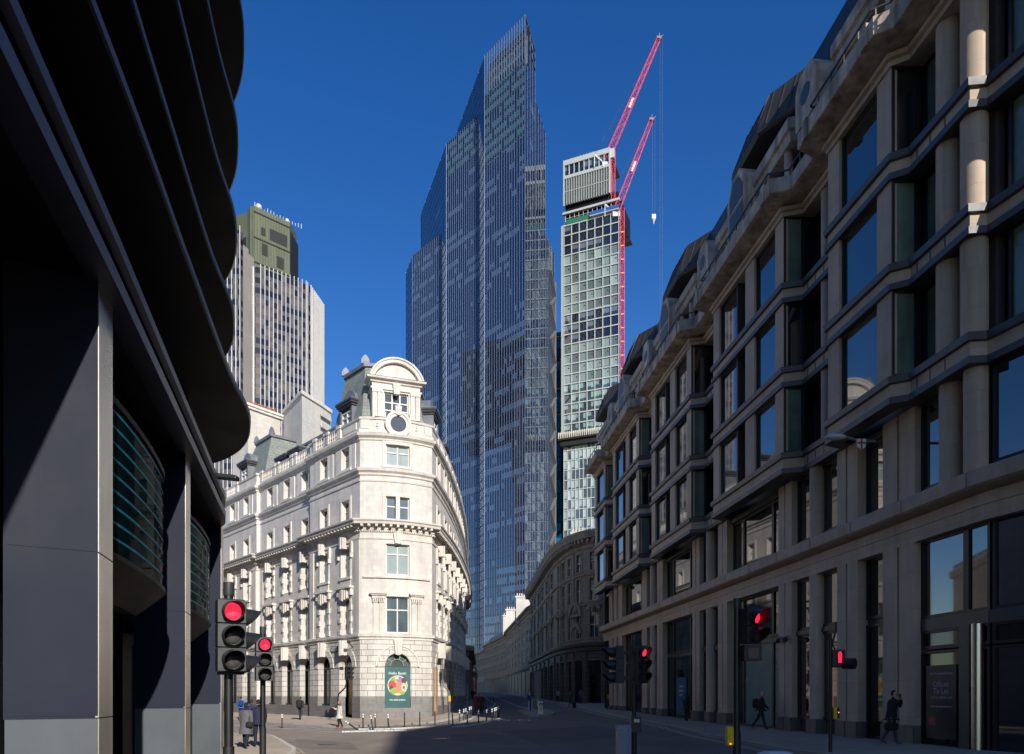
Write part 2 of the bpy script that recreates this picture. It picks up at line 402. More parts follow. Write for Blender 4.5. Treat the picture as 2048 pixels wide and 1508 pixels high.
# poster and signs
mat('poster_green',(.010,.105,.10),.5,n=.5,ns=.55,n2=.3)
mat('poster_white',(.75,.78,.76),.6)
mat('poster_red',(.62,.07,.06),.6)
mat('food_red',(.50,.06,.05),.6,n=.4,ns=9)
mat('food_pink',(.62,.22,.16),.6,n=.3,ns=9)
mat('food_green',(.26,.40,.06),.6,n=.4,ns=9)
mat('food_leaf',(.36,.50,.22),.6,n=.4,ns=12)
mat('food_purple',(.36,.16,.42),.6,n=.4,ns=10)
mat('food_plum',(.15,.03,.06),.6,n=.4,ns=14)
mat('food_pale',(.66,.58,.32),.6,n=.2,ns=8)
mat('food_stone',(.28,.13,.05),.6)
mat('sign_text',(.34,.34,.34),.6)
mat('sign_panel',(.020,.021,.023),.5)
mat('sign_crimson',(.30,.012,.03),.5)
mat('sign_blue',(.004,.10,.20),.4,n=.3,ns=1)
mat('plate_white',(.6,.6,.58),.5)
mat('glass_lobby',(.05,.06,.055),.03,ior=2.2,n=.5,ns=.4,streak=.4)
# ------------------------------------------------------------------ ground
def ground_poly(mb, pts, h, m=0, skirt=0.0, ms=None):
    bm=bmesh.new(); vs=[bm.verts.new((x,y,0)) for x,y in pts]; bm.faces.new(vs)
    for co,no in (((0,45,0),(0,1,0)),((0,260,0),(0,1,0)),((-40,0,0),(1,0,0)),((40,0,0),(1,0,0))):
        bmesh.ops.bisect_plane(bm,geom=bm.verts[:]+bm.edges[:]+bm.faces[:],plane_co=co,plane_no=no)
    bm.normal_update()
    for f in bm.faces:
        l=[(v.co.x,v.co.y,gz(v.co.x,v.co.y)+h) for v in f.verts]
        if f.normal.z<0: l=l[::-1]
        mb.poly(l,m)
    if skirt:
        flip = sum(a[0]*b[1]-b[0]*a[1] for a,b in zip(pts,pts[1:]+pts[:1]))<0
        for e in bm.edges:
            if len(e.link_faces)==1:
                f=e.link_faces[0]; lp=[l for l in f.loops if l.edge==e][0]
                a=lp.vert.co; b=lp.link_loop_next.vert.co
                if f.normal.z<0: a,b=b,a
                za,zb=gz(a.x,a.y)+h,gz(b.x,b.y)+h
                mb.quad((a.x,a.y,za-skirt),(b.x,b.y,zb-skirt),(b.x,b.y,zb),(a.x,a.y,za),m if ms is None else ms)
    bm.free()
def offset_line(pts,d):
    pts=[Vector(p) for p in pts]; out=[]
    for i,p in enumerate(pts):
        t=(pts[min(i+1,len(pts)-1)]-pts[max(i-1,0)]).normalized(); out.append(p+Vector((t.y,-t.x))*d)
    return out
def smooth(pts,k=6):
    """Catmull-Rom through plan points"""
    P=[Vector(p) for p in pts]; P=[P[0]*2-P[1]]+P+[P[-1]*2-P[-2]]; out=[]
    for i in range(1,len(P)-2):
        for j in range(k):
            t=j/k; a,b,c,d=P[i-1:i+3]
            out.append(.5*((2*b)+(c-a)*t+(2*a-5*b+4*c-d)*t*t+(3*b-a-3*c+d)*t**3))
    out.append(P[-2]); return out
def strip(mb, pts, w, h, m=0, dash=None, gap=0, rough_=0):
    pts=[Vector(p) for p in pts]; a=offset_line(pts,-w/2); b=offset_line(pts,w/2)
    if rough_:
        b=[q+Vector((random.uniform(-1,1),random.uniform(-1,1)))*rough_ for q in b]
    for i in range(len(pts)-1):
        if dash and (i%(dash+gap))>=dash: continue
        ground_poly(mb,[tuple(a[i]),tuple(b[i]),tuple(b[i+1]),tuple(a[i+1])],h,m)

mb=MB(); xs=[-3000,-400,-40,40,400,3000]; ys=[-300,0,45,260,600,4000]
for i in range(5):
    for j in range(5):
        mb.quad(*[(x,y,gz(x,y)-.01) for x,y in ((xs[i],ys[j]),(xs[i+1],ys[j]),(xs[i+1],ys[j+1]),(xs[i],ys[j+1]))])
kind(mb.build('ground','asphalt'),'structure')

# carriageway sheet with worn and patched areas
mb=MB(); ground_poly(mb,[(-60,-40),(40,-40),(20,60),(12,120),(-2,240),(-14,262),(-40,262),(-60,110)],0.0)
kind(mb.build('road','asphalt'),'structure')
mb=MB()
for q in ([(1000,1462),(1190,1452),(1290,1470),(1080,1490)],[(900,1470),(985,1466),(1010,1476),(905,1482)],[(590,1478),(700,1484),(720,1500),(600,1496)]):
    ground_poly(mb,[at(*p) for p in q],.006)
kind(mb.build('road_patches','asphalt_patch'),'structure')

KR=[at(*p) for p in ((991,1384.9),(1039,1392),(1080,1402.8),(1121,1409),(1157,1417),(1193,1425.5),(1245,1436.6),(1320,1450),(1400,1470.5),(1478,1486),(1585,1507))]
KR=KR+[(10.2,14),(9.0,-30)]
KR=[tuple(p) for p in smooth(KR,4)]
mb=MB(); ground_poly(mb,KR+[(60,-30),(60,300),(KR[0][0],300)],.13,0,.16,1)
kind(mb.build('pavement',['paving','kerb']),'structure')
mb=MB(); strip(mb,offset_line(KR,-.075),.15,.134); kind(mb.build('kerb','kerb'),'structure')
mb=MB(); strip(mb,offset_line(KR,.35),.10,.005); strip(mb,offset_line(KR,.60),.10,.005)
kind(mb.build('road_marking','line_yellow'),'structure')

KC=[at(*p) for p in ((440,1437),(533,1444.5),(612,1451),(673,1456),(740,1453),(800,1450.5),(860,1447),(903,1439),(930,1430),(947,1419),(956,1406),(957,1397))]
KC=[tuple(p) for p in smooth(KC,4)]
mb=MB(); ground_poly(mb,KC+[(-9.5,200),(-20,262),(-60,262),(-60,90)],.12,0,.15,1)
kind(mb.build('pavement',['paving','kerb']),'structure')
mb=MB(); strip(mb,offset_line(KC,-.075),.15,.124); kind(mb.build('kerb','kerb'),'structure')

KL=[at(*p) for p in ((380,1466),(465,1469.5),(533,1472.5),(556,1480),(578,1494),(591,1507))]+[(-6.4,19),(-4.0,12),(-2.9,5),(-2.7,-30)]
KL=[tuple(p) for p in smooth(KL,4)]
mb=MB(); ground_poly(mb,KL+[(-40,-30),(-40,30)],.12,0,.15,1)
kind(mb.build('pavement',['paving','kerb']),'structure')
mb=MB(); strip(mb,offset_line(KL,.075),.15,.124); kind(mb.build('kerb','kerb'),'structure')
mb=MB(); strip(mb,smooth([at(*p) for p in ((535,1475.5),(552,1481),(570,1489.5),(586,1498.5),(598,1507.5))],5),.12,.005); strip(mb,smooth([at(*p) for p in ((540,1474.5),(561,1480.8),(581,1489.5),(598,1499),(608,1507.5))],5),.12,.005)
kind(mb.build('road_marking','line_yellow'),'structure')

# temporary white kerb blocks and painted lines round the corner
mb=MB()
W1=smooth([at(*p) for p in ((440,1448),(533,1456),(590,1459.5),(622,1461.5),(655,1463.5),(685,1464))],5)
strip(mb,W1,.16,.006,rough_=.015)
W0=smooth([at(*p) for p in ((440,1441.5),(533,1447),(600,1453),(650,1458),(690,1461))],5); strip(mb,W0,.10,.006,dash=2,gap=1,rough_=.01)
for p in ((560,1452),(592,1457),(636,1459)):
    c=at(*p); strip(mb,[(c[0]-.9,c[1]-.1),(c[0]+.9,c[1]+.1)],.3,.006)
CL=smooth([at(*p) for p in ((984,1390.7),(1015,1404),(1039,1413),(1075,1421.7),(1094,1423))],5); strip(mb,CL,.14,.006)
strip(mb,smooth([at(*p) for p in ((1087,1418),(1100,1420.5),(1125,1421))],4),.14,.006)
strip(mb,smooth([at(*p) for p in ((965,1391),(974.5,1398),(985,1404),(989.5,1408),(988,1411.5),(977,1418),(966,1424),(943.5,1436)) ],4),.16,.006)
# cycle symbol
c=at(1028,1441)
for dx in (-.75,.75):
    strip(mb,[(c[0]+dx+.42*math.cos(w*math.pi/6),c[1]+1.0*math.sin(w*math.pi/6)) for w in range(13)],.1,.006)
strip(mb,[(c[0]-.75,c[1]),(c[0]-.3,c[1]+1.3),(c[0]+.35,c[1]+1.2),(c[0],c[1]),(c[0]-.75,c[1])],.1,.006)
strip(mb,[(c[0]+.75,c[1]),(c[0]+.3,c[1]+1.9)],.1,.006)
kind(mb.build('road_marking','line_white'),'structure')
mb=MB()
for pl in (((684,1464.5),(740,1463),(780,1462),(812,1461)),((718,1459.3),(775,1458.5),(840,1455.5),(906,1449.8),(943,1437.6)),((906,1455),(940,1452),(964,1448.3),(985,1442.5),(998,1437.8))):
    q=smooth([at(*p) for p in pl],10)
    a=offset_line(q,-.1); b=offset_line(q,.1)
    for i in range(len(q)-1):
        A=[a[i],b[i],b[i+1].lerp(b[i],.06),a[i+1].lerp(a[i],.06)]; j=random.uniform(-.02,.02)
        A=[Vector((p.x+j,p.y+j)) for p in A]
        if sum(p.x*r.y-r.x*p.y for p,r in zip(A,A[1:]+A[:1]))<0: A=A[::-1]
        mb.hexa([(p.x,p.y,gz(p.x,p.y)-.02) for p in A]+[(p.x,p.y,gz(p.x,p.y)+.07) for p in A])
kind(mb.build('lane_divider','line_white'),'structure')

# refuge island
isl=[at(*p) for p in ((1035,1423),(1050,1429.5),(1075,1434),(1102,1433),(1110,1428),(1098,1423),(1070,1420),(1045,1420))]
mb=MB(); ground_poly(mb,isl,.12,0,.14,1); kind(mb.build('traffic_island',['paving','kerb']),'structure')
# ------------------------------------------------------------------ corner building in pale stone
C1=Vector((-11.95,57.0)); TL=Vector((.674,-.739)).normalized(); NL=Vector((TL.y,-TL.x)); QL=31.0
cb=thing('corner_building',(C1.x,C1.y,gz(C1.x,C1.y)),'pale stone corner building with arched pediment, oeil-de-boeuf window and slate mansard roof','building')
def LP(q,d=0): return C1-TL*q+NL*d
C2=Vector((-6.5,58.9))
ch=(C2-C1); rad=7.84; mid=(C1+C2)/2; nrm=Vector((ch.y,-ch.x)).normalized()
ctr=mid-nrm*math.sqrt(rad*rad-(ch.length/2)**2)
a1=math.atan2(C1.y-ctr.y,C1.x-ctr.x); a2=math.atan2(C2.y-ctr.y,C2.x-ctr.x)
ARC=[ctr+rad*Vector((math.cos(a1+(a2-a1)*i/14),math.sin(a1+(a2-a1)*i/14))) for i in range(15)]
RCP=[tuple(p) for p in smooth([C2,(-5.98,66),(-5.72,75),(-5.78,86),(-6.4,100),(-7.3,113)],5)]
fA=Curve(ARC,.35); fR=Curve(RCP,1.0)
REC=.35; Q1,Q2=8.4,19.65
fL=[Fr(LP(QL),LP(Q2)),Fr(LP(Q2,-REC),LP(Q1,-REC)),Fr(LP(Q1),C1)]
PATH=[LP(QL),LP(Q2),LP(Q2,-REC),LP(Q1,-REC),LP(Q1),C1]+ARC[1:]+[Vector(p) for p in RCP[1:]]
ZB,ZPL,ZG,ZT=-.8,1.8,6.35,23.8
def piece(fr,s0,s1,ops,arches=(),dep=.42):
    mb=MB()
    wall(mb,fr,s0,s1,ZB,ZPL,ops,dep,1,d=.06); wall(mb,fr,s0,s1,ZPL,ZG,ops,dep,2); wall(mb,fr,s0,s1,ZG,ZT,ops,dep,0)
    for sc,zs,r in arches: arch(mb,fr,sc,zs,r,dep,2)
    return mb
MW=['portland','granite','portland_rust','portland_trim']
WOOD=('glass_blind','glass_mid','glass_dark','glass_mid')
def window(fr,sc,w,z0,z1,dep=.30,pane='glass_mid',style='cross',parent=None,frame='window_white',ft=.07,tr=.34):
    """sash or casement with its pane; hung dep behind the wall face"""
    parent=parent or cb
    a,b=sc-w/2,sc+w/2; d0,d1=-dep-.06,-dep+.02
    mb=MB()
    fbox(mb,fr,a-.02,a+ft,d0,d1,z0,z1); fbox(mb,fr,b-ft,b+.02,d0,d1,z0,z1)
    fbox(mb,fr,a+ft,b-ft,d0,d1,z0,z0+ft*1.2); fbox(mb,fr,a+ft,b-ft,d0,d1,z1-ft,z1)
    if style in ('cross','tee'):
        zt=z1-(z1-z0)*tr
        fbox(mb,fr,sc-ft/2,sc+ft/2,d0,d1,z0+ft*1.2,z1-ft)
        fbox(mb,fr,a+ft,sc-ft/2,d0,d1,zt-ft/2,zt+ft/2); fbox(mb,fr,sc+ft/2,b-ft,d0,d1,zt-ft/2,zt+ft/2)
    if style=='sash':
        zt=(z0+z1)/2; fbox(mb,fr,a+ft,b-ft,d0,d1,zt-ft/2,zt+ft/2)
    w_=mb.build('window',frame,parent)
    g=MB(); g.quad(fr.P(a,d0+.01,z0),fr.P(b,d0+.01,z0),fr.P(b,d0+.01,z1),fr.P(a,d0+.01,z1)); g.build('pane',pane,w_)
    return w_
def surround(mb,fr,sc,w,z0,z1,t=.24,d=.07,sill=True,m=3):
    a,b=sc-w/2,sc+w/2
    fbox(mb,fr,a-t,a,0.001,d,z0,z1+t,m); fbox(mb,fr,b,b+t,0.001,d,z0,z1+t,m); fbox(mb,fr,a,b,0.001,d,z1,z1+t,m)
    if sill: fbox(mb,fr,a-t-.05,b+t+.05,0.001,d+.08,z0-.2,z0,m)
def keystone(mb,fr,sc,z0,z1,w0,w1,d,m=3):
    fprism(mb,fr,[(sc-w0/2,z0),(sc+w0/2,z0),(sc+w1/2,z1),(sc-w1/2,z1)],.01,d,m)
    fprism(mb,fr,[(sc-w0/5,z0-.04),(sc+w0/5,z0-.04),(sc+w1/5,z1+.02),(sc-w1/5,z1+.02)],.01,d+.07,m)
def blocks(mb,fr,sc,w,z0,z1,d=.13,m=3,h=.40,alt=True,bw=.34):
    """blocked (rusticated) jambs"""
    k=max(2,int((z1-z0)/h)); hh=(z1-z0)/k
    for i in range(k):
        t=bw if (i%2==0 or not alt) else bw*.62
        for sg in (-1,1):
            x0=sc+sg*w/2; x1=x0+sg*t
            fbox(mb,fr,min(x0,x1),max(x0,x1),.001,d if i%2==0 else d*.45,z0+i*hh+.02,z0+(i+1)*hh-.02,m)

def bay(fr,sc,trim,kindq,rng):
    """one window column of the long facades, first to fourth floor; returns openings"""
    ops=[]; w=1.35
    # first floor: blocked jambs, fan keystone and hood
    ops.append((sc-w/2,sc+w/2,6.85,9.75)); o=window(fr,sc,w,6.85,9.75,pane=rng.choice(('glass_blind','glass_blind','glass_mid'))); t=MB()
    blocks(t,fr,sc,w,6.85,9.7,h=.42)
    for k in (-2,-1,0,1,2): keystone(t,fr,sc+k*.26,9.55+abs(k)*.1,10.42,.20+.02*abs(k),.25,.34-.05*abs(k))
    fbox(t,fr,sc-1.25,sc+1.25,.001,.42,10.5,10.66,3); fbox(t,fr,sc-1.15,sc+1.15,.001,.26,10.42,10.5,3)
    for sg in (-1,1): fbox(t,fr,sc+sg*1.0-.13,sc+sg*1.0+.13,.001,.24,9.95,10.42,3)
    t.build('window_hood',MW,o)
    ops.append((sc-w/2,sc+w/2,11.45,13.85)); o=window(fr,sc,w,11.45,13.85,pane=rng.choice(('glass_blind','glass_mid'))); t=MB()
    if kindq=='block': blocks(t,fr,sc,w,11.35,13.85,d=.16,h=.48,alt=False,bw=.3)
    else:
        surround(t,fr,sc,w,11.45,13.85,t=.2,sill=True); fbox(t,fr,sc-.8,sc+.8,.001,.06,10.72,11.2,3)
        for sg in (-1,1):
            fbox(t,fr,sc+sg*1.02-.11,sc+sg*1.02+.11,.001,.17,13.3,14.15,3); fbox(t,fr,sc+sg*1.02-.07,sc+sg*1.02+.07,.001,.22,12.95,13.3,3)
    keystone(t,fr,sc,13.72,14.6,.42,.56,.5); fbox(t,fr,sc-1.15,sc+1.15,.001,.16,14.12,14.26,3)
    t.build('window_surround',MW,o)
    w2=1.25
    for z0,z1,pn,tt in ((15.8,17.65,('glass_blind','glass_mid','glass_dark'),.26),(20.15,21.9,('glass_mid','glass_dark','glass_mid'),.28)):
        ops.append((sc-w2/2,sc+w2/2,z0,z1)); o=window(fr,sc,w2,z0,z1,pane=rng.choice(pn),tr=.45); t=MB(); surround(t,fr,sc,w2,z0,z1,t=tt); t.build('window_surround',MW,o)
    return ops
def ground_arch(fr,sc,r,trim,door=False,pane='glass_dark',spring=4.2):
    """round-headed ground floor opening with voussoirs and dropped keystone"""
    zb=.35 if door else 1.05
    tm=MB(); ring(tm,fr,sc,spring,r+.02,r+.55,.001,.06,m=2,n=11); keystone(tm,fr,sc,spring+r-.12,6.33,.42,.62,.55)
    n=14
    if door:
        mb=MB(); fbox(mb,fr,sc-r,sc+r,-.95,-.85,zb,spring)
        o=mb.build('door','oak',cb)
        mb=MB()
        for i in range(2):
            for k in range(5):
                x=sc-r+.12+i*(r-.05); fbox(mb,fr,x,x+r-.25,-.845,-.80,zb+.2+k*.76,zb+.80+k*.76)
        mb.build('door_panel','oak',o)
        mb=MB(); fbox(mb,fr,sc-r,sc+r,-.95,-.7,spring,spring+.12); ring(mb,fr,sc,spring+.1,r*.55,r,-.95,-.85,n=n); f=mb.build('fanlight','frame_black',cb)
    else:
        mb=MB(); fbox(mb,fr,sc-r,sc-r+.12,-.6,-.5,zb,spring); fbox(mb,fr,sc+r-.12,sc+r,-.6,-.5,zb,spring)
        fbox(mb,fr,sc-r+.12,sc+r-.12,-.6,-.48,spring-.1,spring+.1); fbox(mb,fr,sc-.05,sc+.05,-.6,-.5,zb,spring-.1)
        ring(mb,fr,sc,spring,r-.14,r,-.6,-.5,n=n); ring(mb,fr,sc,spring,.5*r-.05,.5*r+.03,-.6,-.5,n=8)
        fbox(mb,fr,sc-r,sc+r,-.62,-.35,zb-.02,zb+.12)
        f=mb.build('window','frame_black',cb)
    tm.build('arch_surround',MW,o if door else f)
    g=MB(); pts=[fr.P(sc-r,-.62,zb),fr.P(sc+r,-.62,zb)]+[fr.P(sc+r*math.cos(math.pi*i/n),-.62,spring+r*math.sin(math.pi*i/n)) for i in range(n+1)]
    g.poly(pts) if not door else g.poly(pts[2:]); g.build('pane',pane,f)
    return (sc-r,sc+r,zb-(1.4 if door else .0),spring+r),(sc,spring,r)

rng=random.Random(3); trim=MB()
lay=[(fL[0],[QL-25.7,QL-22.1],'key'),(fL[1],[Q2-17.25,Q2-13.6,Q2-9.95],'block'),(fL[2],[Q1-5.8,Q1-2.2],'key')]
wl=MB()
for k,(fr,cols,kd) in enumerate(lay):
    ops=[];ars=[]
    for j,sc in enumerate(cols):
        ops+=bay(fr,sc,trim,kd,rng)
        o,a=ground_arch(fr,sc,1.08,trim,door=(k==2 and j==1)); ops.append(o); ars.append(a)
    p=piece(fr,0,fr.L,ops,ars,.62); wl.add(p.v,p.f); wl.m[-len(p.f):]=p.m
    # pilaster strips at the ends of each part
    for x in (.05,fr.L-.75): fbox(trim,fr,x,x+.7,.001,.07,ZG+.4,14.2,3)
    for c in cols:
        for sg in (-1.25,1.25): fbox(trim,fr,c+sg-.3,c+sg+.3,.001,.06,19.95,21.95,3)
# returns at the steps
for q in (Q2,Q1):
    f=Fr(LP(q),LP(q,-REC)) if q==Q2 else Fr(LP(q,-REC),LP(q))
    wall(wl,f,0,f.L,ZB,ZT,m=0)
# curved front
SCF=fA.L/2; fC=fA.chord(SCF,2.1)
dsag=(fC.xy(1.05,0)-fA.xy(SCF,0)).length
opsF=[(SCF-.93,SCF+.93,z0,z1) for z0,z1 in ((6.85,9.75),(11.45,13.9),(15.85,17.65),(20.1,21.75))]
opsF.append((SCF-1.03,SCF+1.03,.95,5.25))
p=piece(fA,0,fA.L,opsF,[(SCF,4.22,1.03)],.5); wl.add(p.v,p.f); wl.m[-len(p.f):]=p.m
window(fC,1.05,1.86,6.85,9.75,dep=.25-dsag,pane='glass_mid',tr=.36,ft=.10)
window(fC,1.05,1.86,11.45,13.9,dep=.25-dsag,pane='glass_blind',tr=.32,ft=.10)
window(fC,1.05,1.86,15.85,17.65,dep=.25-dsag,pane='glass_mid',tr=.42,ft=.09)
window(fC,1.05,1.86,20.1,21.75,dep=.25-dsag,pane='glass_blind',tr=.36,ft=.09)
for z0,z1 in ((15.85,17.65),(20.1,21.75)): surround(trim,fA,SCF,1.86,z0,z1,t=.28)
for z0,z1 in ((6.85,9.75),(11.45,13.9)): surround(trim,fA,SCF,1.86,z0,z1,t=.14,d=.05,sill=False)
fbox(trim,fA,SCF-.16,SCF+.16,-.2,.06,15.85,17.65,3)
keystone(trim,fA,SCF,13.95,14.75,.5,.72,.2)
fbox(trim,fA,.25,fA.L-.25,.001,.16,11.18,11.34,3)
for sg in (-1,1):
    for k in (0,1):
        x=SCF+sg*(1.28+k*.46); fbox(trim,fA,x-.17,x+.17,.001,.13,6.8,9.25,3); fbox(trim,fA,x-.23,x+.23,.001,.17,6.75,7.0,3)
        fbox(trim,fA,x-.21,x+.21,.001,.2,9.25,9.32,3)
        for g in (-.15,0,.15): fbox(trim,fA,x+g-.055,x+g+.055,.001,.24,9.33,9.55,3)
        for g in (-.1,0,.1): fbox(trim,fA,x+g-.015,x+g+.015,.131,.137,7.05,9.2,3)
    x=SCF+sg*1.51; fbox(trim,fA,x-.5,x+.5,.001,.19,9.57,9.8,3); fbox(trim,fA,x-.56,x+.56,.001,.30,9.8,9.9,3); fbox(trim,fA,x-.64,x+.64,.001,.40,9.9,10.02,3)
ring(trim,fA,SCF,4.22,1.06,1.72,.001,.07,m=2,n=13); ring(trim,fA,SCF,4.22,1.62,1.74,.06,.14,m=3,n=18)
keystone(trim,fA,SCF,5.15,6.34,.42,.66,.26)
for x0,x1 in ((.1,SCF-1.75),(SCF+1.75,fA.L-.1)): fbox(trim,fA,x0,x1,.001,.05,4.14,4.30,3)
for sg in (-1,1):
    x=SCF+sg*1.4; fbox(trim,fA,x-.3,x+.3,.001,.10,1.8,4.1,2)
# curved right-hand side along the street
colsR=[2.9+3.55*i for i in range(14)]; opsR=[];arsR=[]
for j,sc in enumerate(colsR):
    if j<9:
        opsR+=bay(fR,sc,trim,'key',rng); o,a=ground_arch(fR,sc,1.0,trim); opsR.append(o); arsR.append(a)
    else:
        for z0,z1 in ((15.8,17.65),(20.15,21.9)):
            opsR.append((sc-.6,sc+.6,z0,z1)); window(fR,sc,1.2,z0,z1,pane='glass_dark')
p=piece(fR,0,fR.L,opsR,arsR,.5); wl.add(p.v,p.f); wl.m[-len(p.f):]=p.m
# back of the block so that it closes
bk=[RCP[-1],(-12,116),(-30,112),tuple(LP(QL))]
for a,b in zip(bk,bk[1:]):
    f=Fr(a,b); wall(wl,f,0,f.L,ZB,ZT,m=0)
pl=[tuple(p[:2]) for p in PATH]+bk[1:-1]
wl.poly([(x,y,ZT-.75) for x,y in pl],0)
wl.build('wall',MW,cb)
trim.build('stone_dressing',MW,cb)

# string courses and cornices
mb=MB()
sweep(mb,PATH,[(0,6.3),(.10,6.34),(.10,6.48),(.24,6.56),(.26,6.74),(0,6.82)])
sweep(mb,PATH,[(0,14.22),(.07,14.24),(.09,14.36),(0,14.4)])
sweep(mb,PATH,[(0,18.75),(.07,18.78),(.09,18.9),(0,18.95)])
sweep(mb,PATH,[(0,19.2),(.12,19.28),(.14,19.42),(.32,19.56),(.36,19.74),(.12,19.86),(0,19.95)])
sweep(mb,PATH,[(0,21.98),(.10,22.02),(.12,22.14),(.34,22.3),(.40,22.5),(.14,22.58),(0,22.66)])
mb.build('string_course','portland_trim',cb)
mb=MB()
sweep(mb,PATH,[(0,14.78),(.10,14.8),(.12,14.98),(.20,15.0),(.20,15.12),(.30,15.14),(.30,15.3),(.74,15.32),(.78,15.48),(.88,15.56),(.90,15.68),(.3,15.78),(0,15.8)])
def along(path,step,start=.3):
    pts=[Vector(p[:2]) for p in path]; 
    for a,b in zip(pts,pts[1:]):
        t=b-a; L=t.length; t/=L; n=Vector((t.y,-t.x)); k=max(1,int(L/step))
        if L<.35: k=1
        for i in range(k): yield a+t*(L*(i+.5)/k),t,n
def blockat(mb,p,t,n,w,d0,d1,z0,z1,m=0):
    q=[p-t*w/2+n*d1,p+t*w/2+n*d1,p+t*w/2+n*d0,p-t*w/2+n*d0]
    mb.hexa([(v.x,v.y,z0) for v in q]+[(v.x,v.y,z1) for v in q],m)
# the arc path has short chords: resample the whole line for the modillions
def resample(path,step):
    pts=[Vector(p[:2]) for p in path]; out=[];acc=step/2
    for a,b in zip(pts,pts[1:]):
        t=b-a;L=t.length
        if L<1e-6: continue
        t/=L; n=Vector((t.y,-t.x)); x=acc
        while x<L: out.append((a+t*x,t,n)); x+=step
        acc=x-L
    return out
for p,t,n in resample(PATH,.52): blockat(mb,p,t,n,.2,.28,.70,15.13,15.31)
for p,t,n in resample(PATH,.17): blockat(mb,p,t,n,.085,.10,.19,14.86,14.985)
mb.build('main_cornice','portland_trim',cb)

# parapet with pedestals and balusters
mb=MB()
sweep(mb,PATH,[(-.02,22.6),(.12,22.62),(.12,22.86),(-.02,22.9)]); sweep(mb,PATH,[(0,23.62),(.10,23.64),(.14,23.78),(.02,23.86),(-.4,23.86)])
def balus(fr,a,b):
    k=max(2,int((b-a)/.30)); bl=MB()
    for i in range(k):
        s=a+(b-a)*(i+.5)/k; x,y,z=fr.P(s,.05,22.9)
        bl.lathe([(.06,0),(.085,.08),(.05,.2),(.095,.38),(.05,.58),(.075,.72)],(x,y,22.9),6)
    bl.build('balustrade','portland_trim',cb)
for fr,segs in ((fL[0],((1.4,3.3),(4.2,6.4))),(fL[1],((.9,3.2),(4.6,6.9),(8.2,10.4))),(fL[2],((1.4,2.7),(3.6,5.0)))):
    for a,b in segs:
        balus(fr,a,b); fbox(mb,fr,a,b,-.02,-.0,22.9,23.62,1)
    for a,b in segs:
        for x in (a-.3,b+.3): fbox(mb,fr,x-.25,x+.25,.001,.15,22.88,23.62); fbox(mb,fr,x-.3,x+.3,.001,.2,23.66,23.92)
    if fr is fL[2]: fbox(mb,fr,5.9,7.9,.001,.08,22.98,23.5)
for i in range(10):
    a=3+i*4.4; balus(fR,a,a+2.6)
    fbox(mb,fR,a-.6,a-.1,.001,.15,22.88,23.62)
fbox(mb,fA,.1,.75,.001,.10,22.9,23.6); fbox(mb,fA,fA.L-.75,fA.L-.1,.001,.10,22.9,23.6)
mb.build('parapet',['portland_trim','lead_dark'],cb)

# oeil-de-boeuf in the curved parapet
mb=MB(); ring(mb,fC,1.05,23.35,.62,.98,-.4,.30,0,2*math.pi,28); ring(mb,fC,1.05,23.35,.84,1.04,.1,.36,0,2*math.pi,28)
keystone(mb,fC,1.05,24.05,24.75,.36,.56,.42,0)
# scrolls either side
for sg in (-1,1): fprism(mb,fC,[(1.05+sg*.95*q,z) for q,z in ((1,23.86),(1.9,23.86),(1.25,24.05),(.98,24.3))][::sg],-.3,.1)
for sg in (-1,1):
    for k,r in enumerate((.09,.12,.08)): fprism(mb,fC,[(1.05+sg*1.55-r,23.35-k*.2),(1.05+sg*1.55,23.22-k*.2),(1.05+sg*1.55+r,23.35-k*.2),(1.05+sg*1.55,23.5-k*.2)],-.1,.08)
ob=mb.build('round_window','portland_trim',cb)
mb=MB(); disc(mb,fC,1.05,23.35,.64,.22,28); mb.build('pane','glass_office',ob)

# aedicule with segmental pediment above the front
fP=Fr(fA.xy(SCF-1.95,0)-fC.N*.45,fA.xy(SCF+1.95,0)-fC.N*.45); Lp=fP.L; c=Lp/2
mb=MB()
wall(mb,fP,0,Lp,23.0,27.0,[(c-.98,c+.98,24.1,26.15)],.3)
fL_=Fr(fP.xy(0,-2.6),fP.xy(0,0)); fR_=Fr(fP.xy(Lp,0),fP.xy(Lp,-2.6)); wall(mb,fL_,0,2.6,23,27); wall(mb,fR_,0,2.6,23,27)
for x in (.02,.44,Lp-.80,Lp-.38): fbox(mb,fP,x,x+.36,.001,.14,23.9,26.0); fbox(mb,fP,x-.03,x+.39,.001,.19,26.0,26.25)
PP=[fP.xy(0,-1.2),fP.xy(0,0),fP.xy(Lp,0),fP.xy(Lp,-1.2)]
sweep(mb,PP,[(0,26.25),(.12,26.28),(.12,26.42),(0,26.45)]); sweep(mb,PP,[(0,26.78),(.14,26.82),(.16,26.94),(.42,27.02),(.46,27.16),(0,27.26)])
mb.poly([fP.P(-.46,.46,27.2),fP.P(Lp+.46,.46,27.2),fP.P(Lp+.46,-1.2,27.2),fP.P(-.46,-1.2,27.2)])
keystone(mb,fP,c,25.95,26.8,.45,.62,.3,0)
rp=Lp/2+.2; hs=1.55; RR=(rp*rp+hs*hs)/(2*hs); zc=27.2+hs-RR; al=math.asin(min(1,rp/RR))
ring(mb,fP,c,zc,RR-.34,RR,-.5,.42,math.pi/2-al,math.pi/2+al,20); ring(mb,fP,c,zc,RR-.08,RR+.06,-.6,.5,math.pi/2-al,math.pi/2+al,20)
n=16; tp=[(c-RR*.97*math.cos(math.pi/2-al+2*al*i/n),zc+RR*.97*math.sin(math.pi/2-al+2*al*i/n)) for i in range(n+1)]
mb.poly([fP.P(q,.12,z) for q,z in tp][::-1]+[]); 
mb.poly([fP.P(q,-.6,z) for q,z in tp])
mb.build('pediment','portland_trim',cb)
mb=MB()
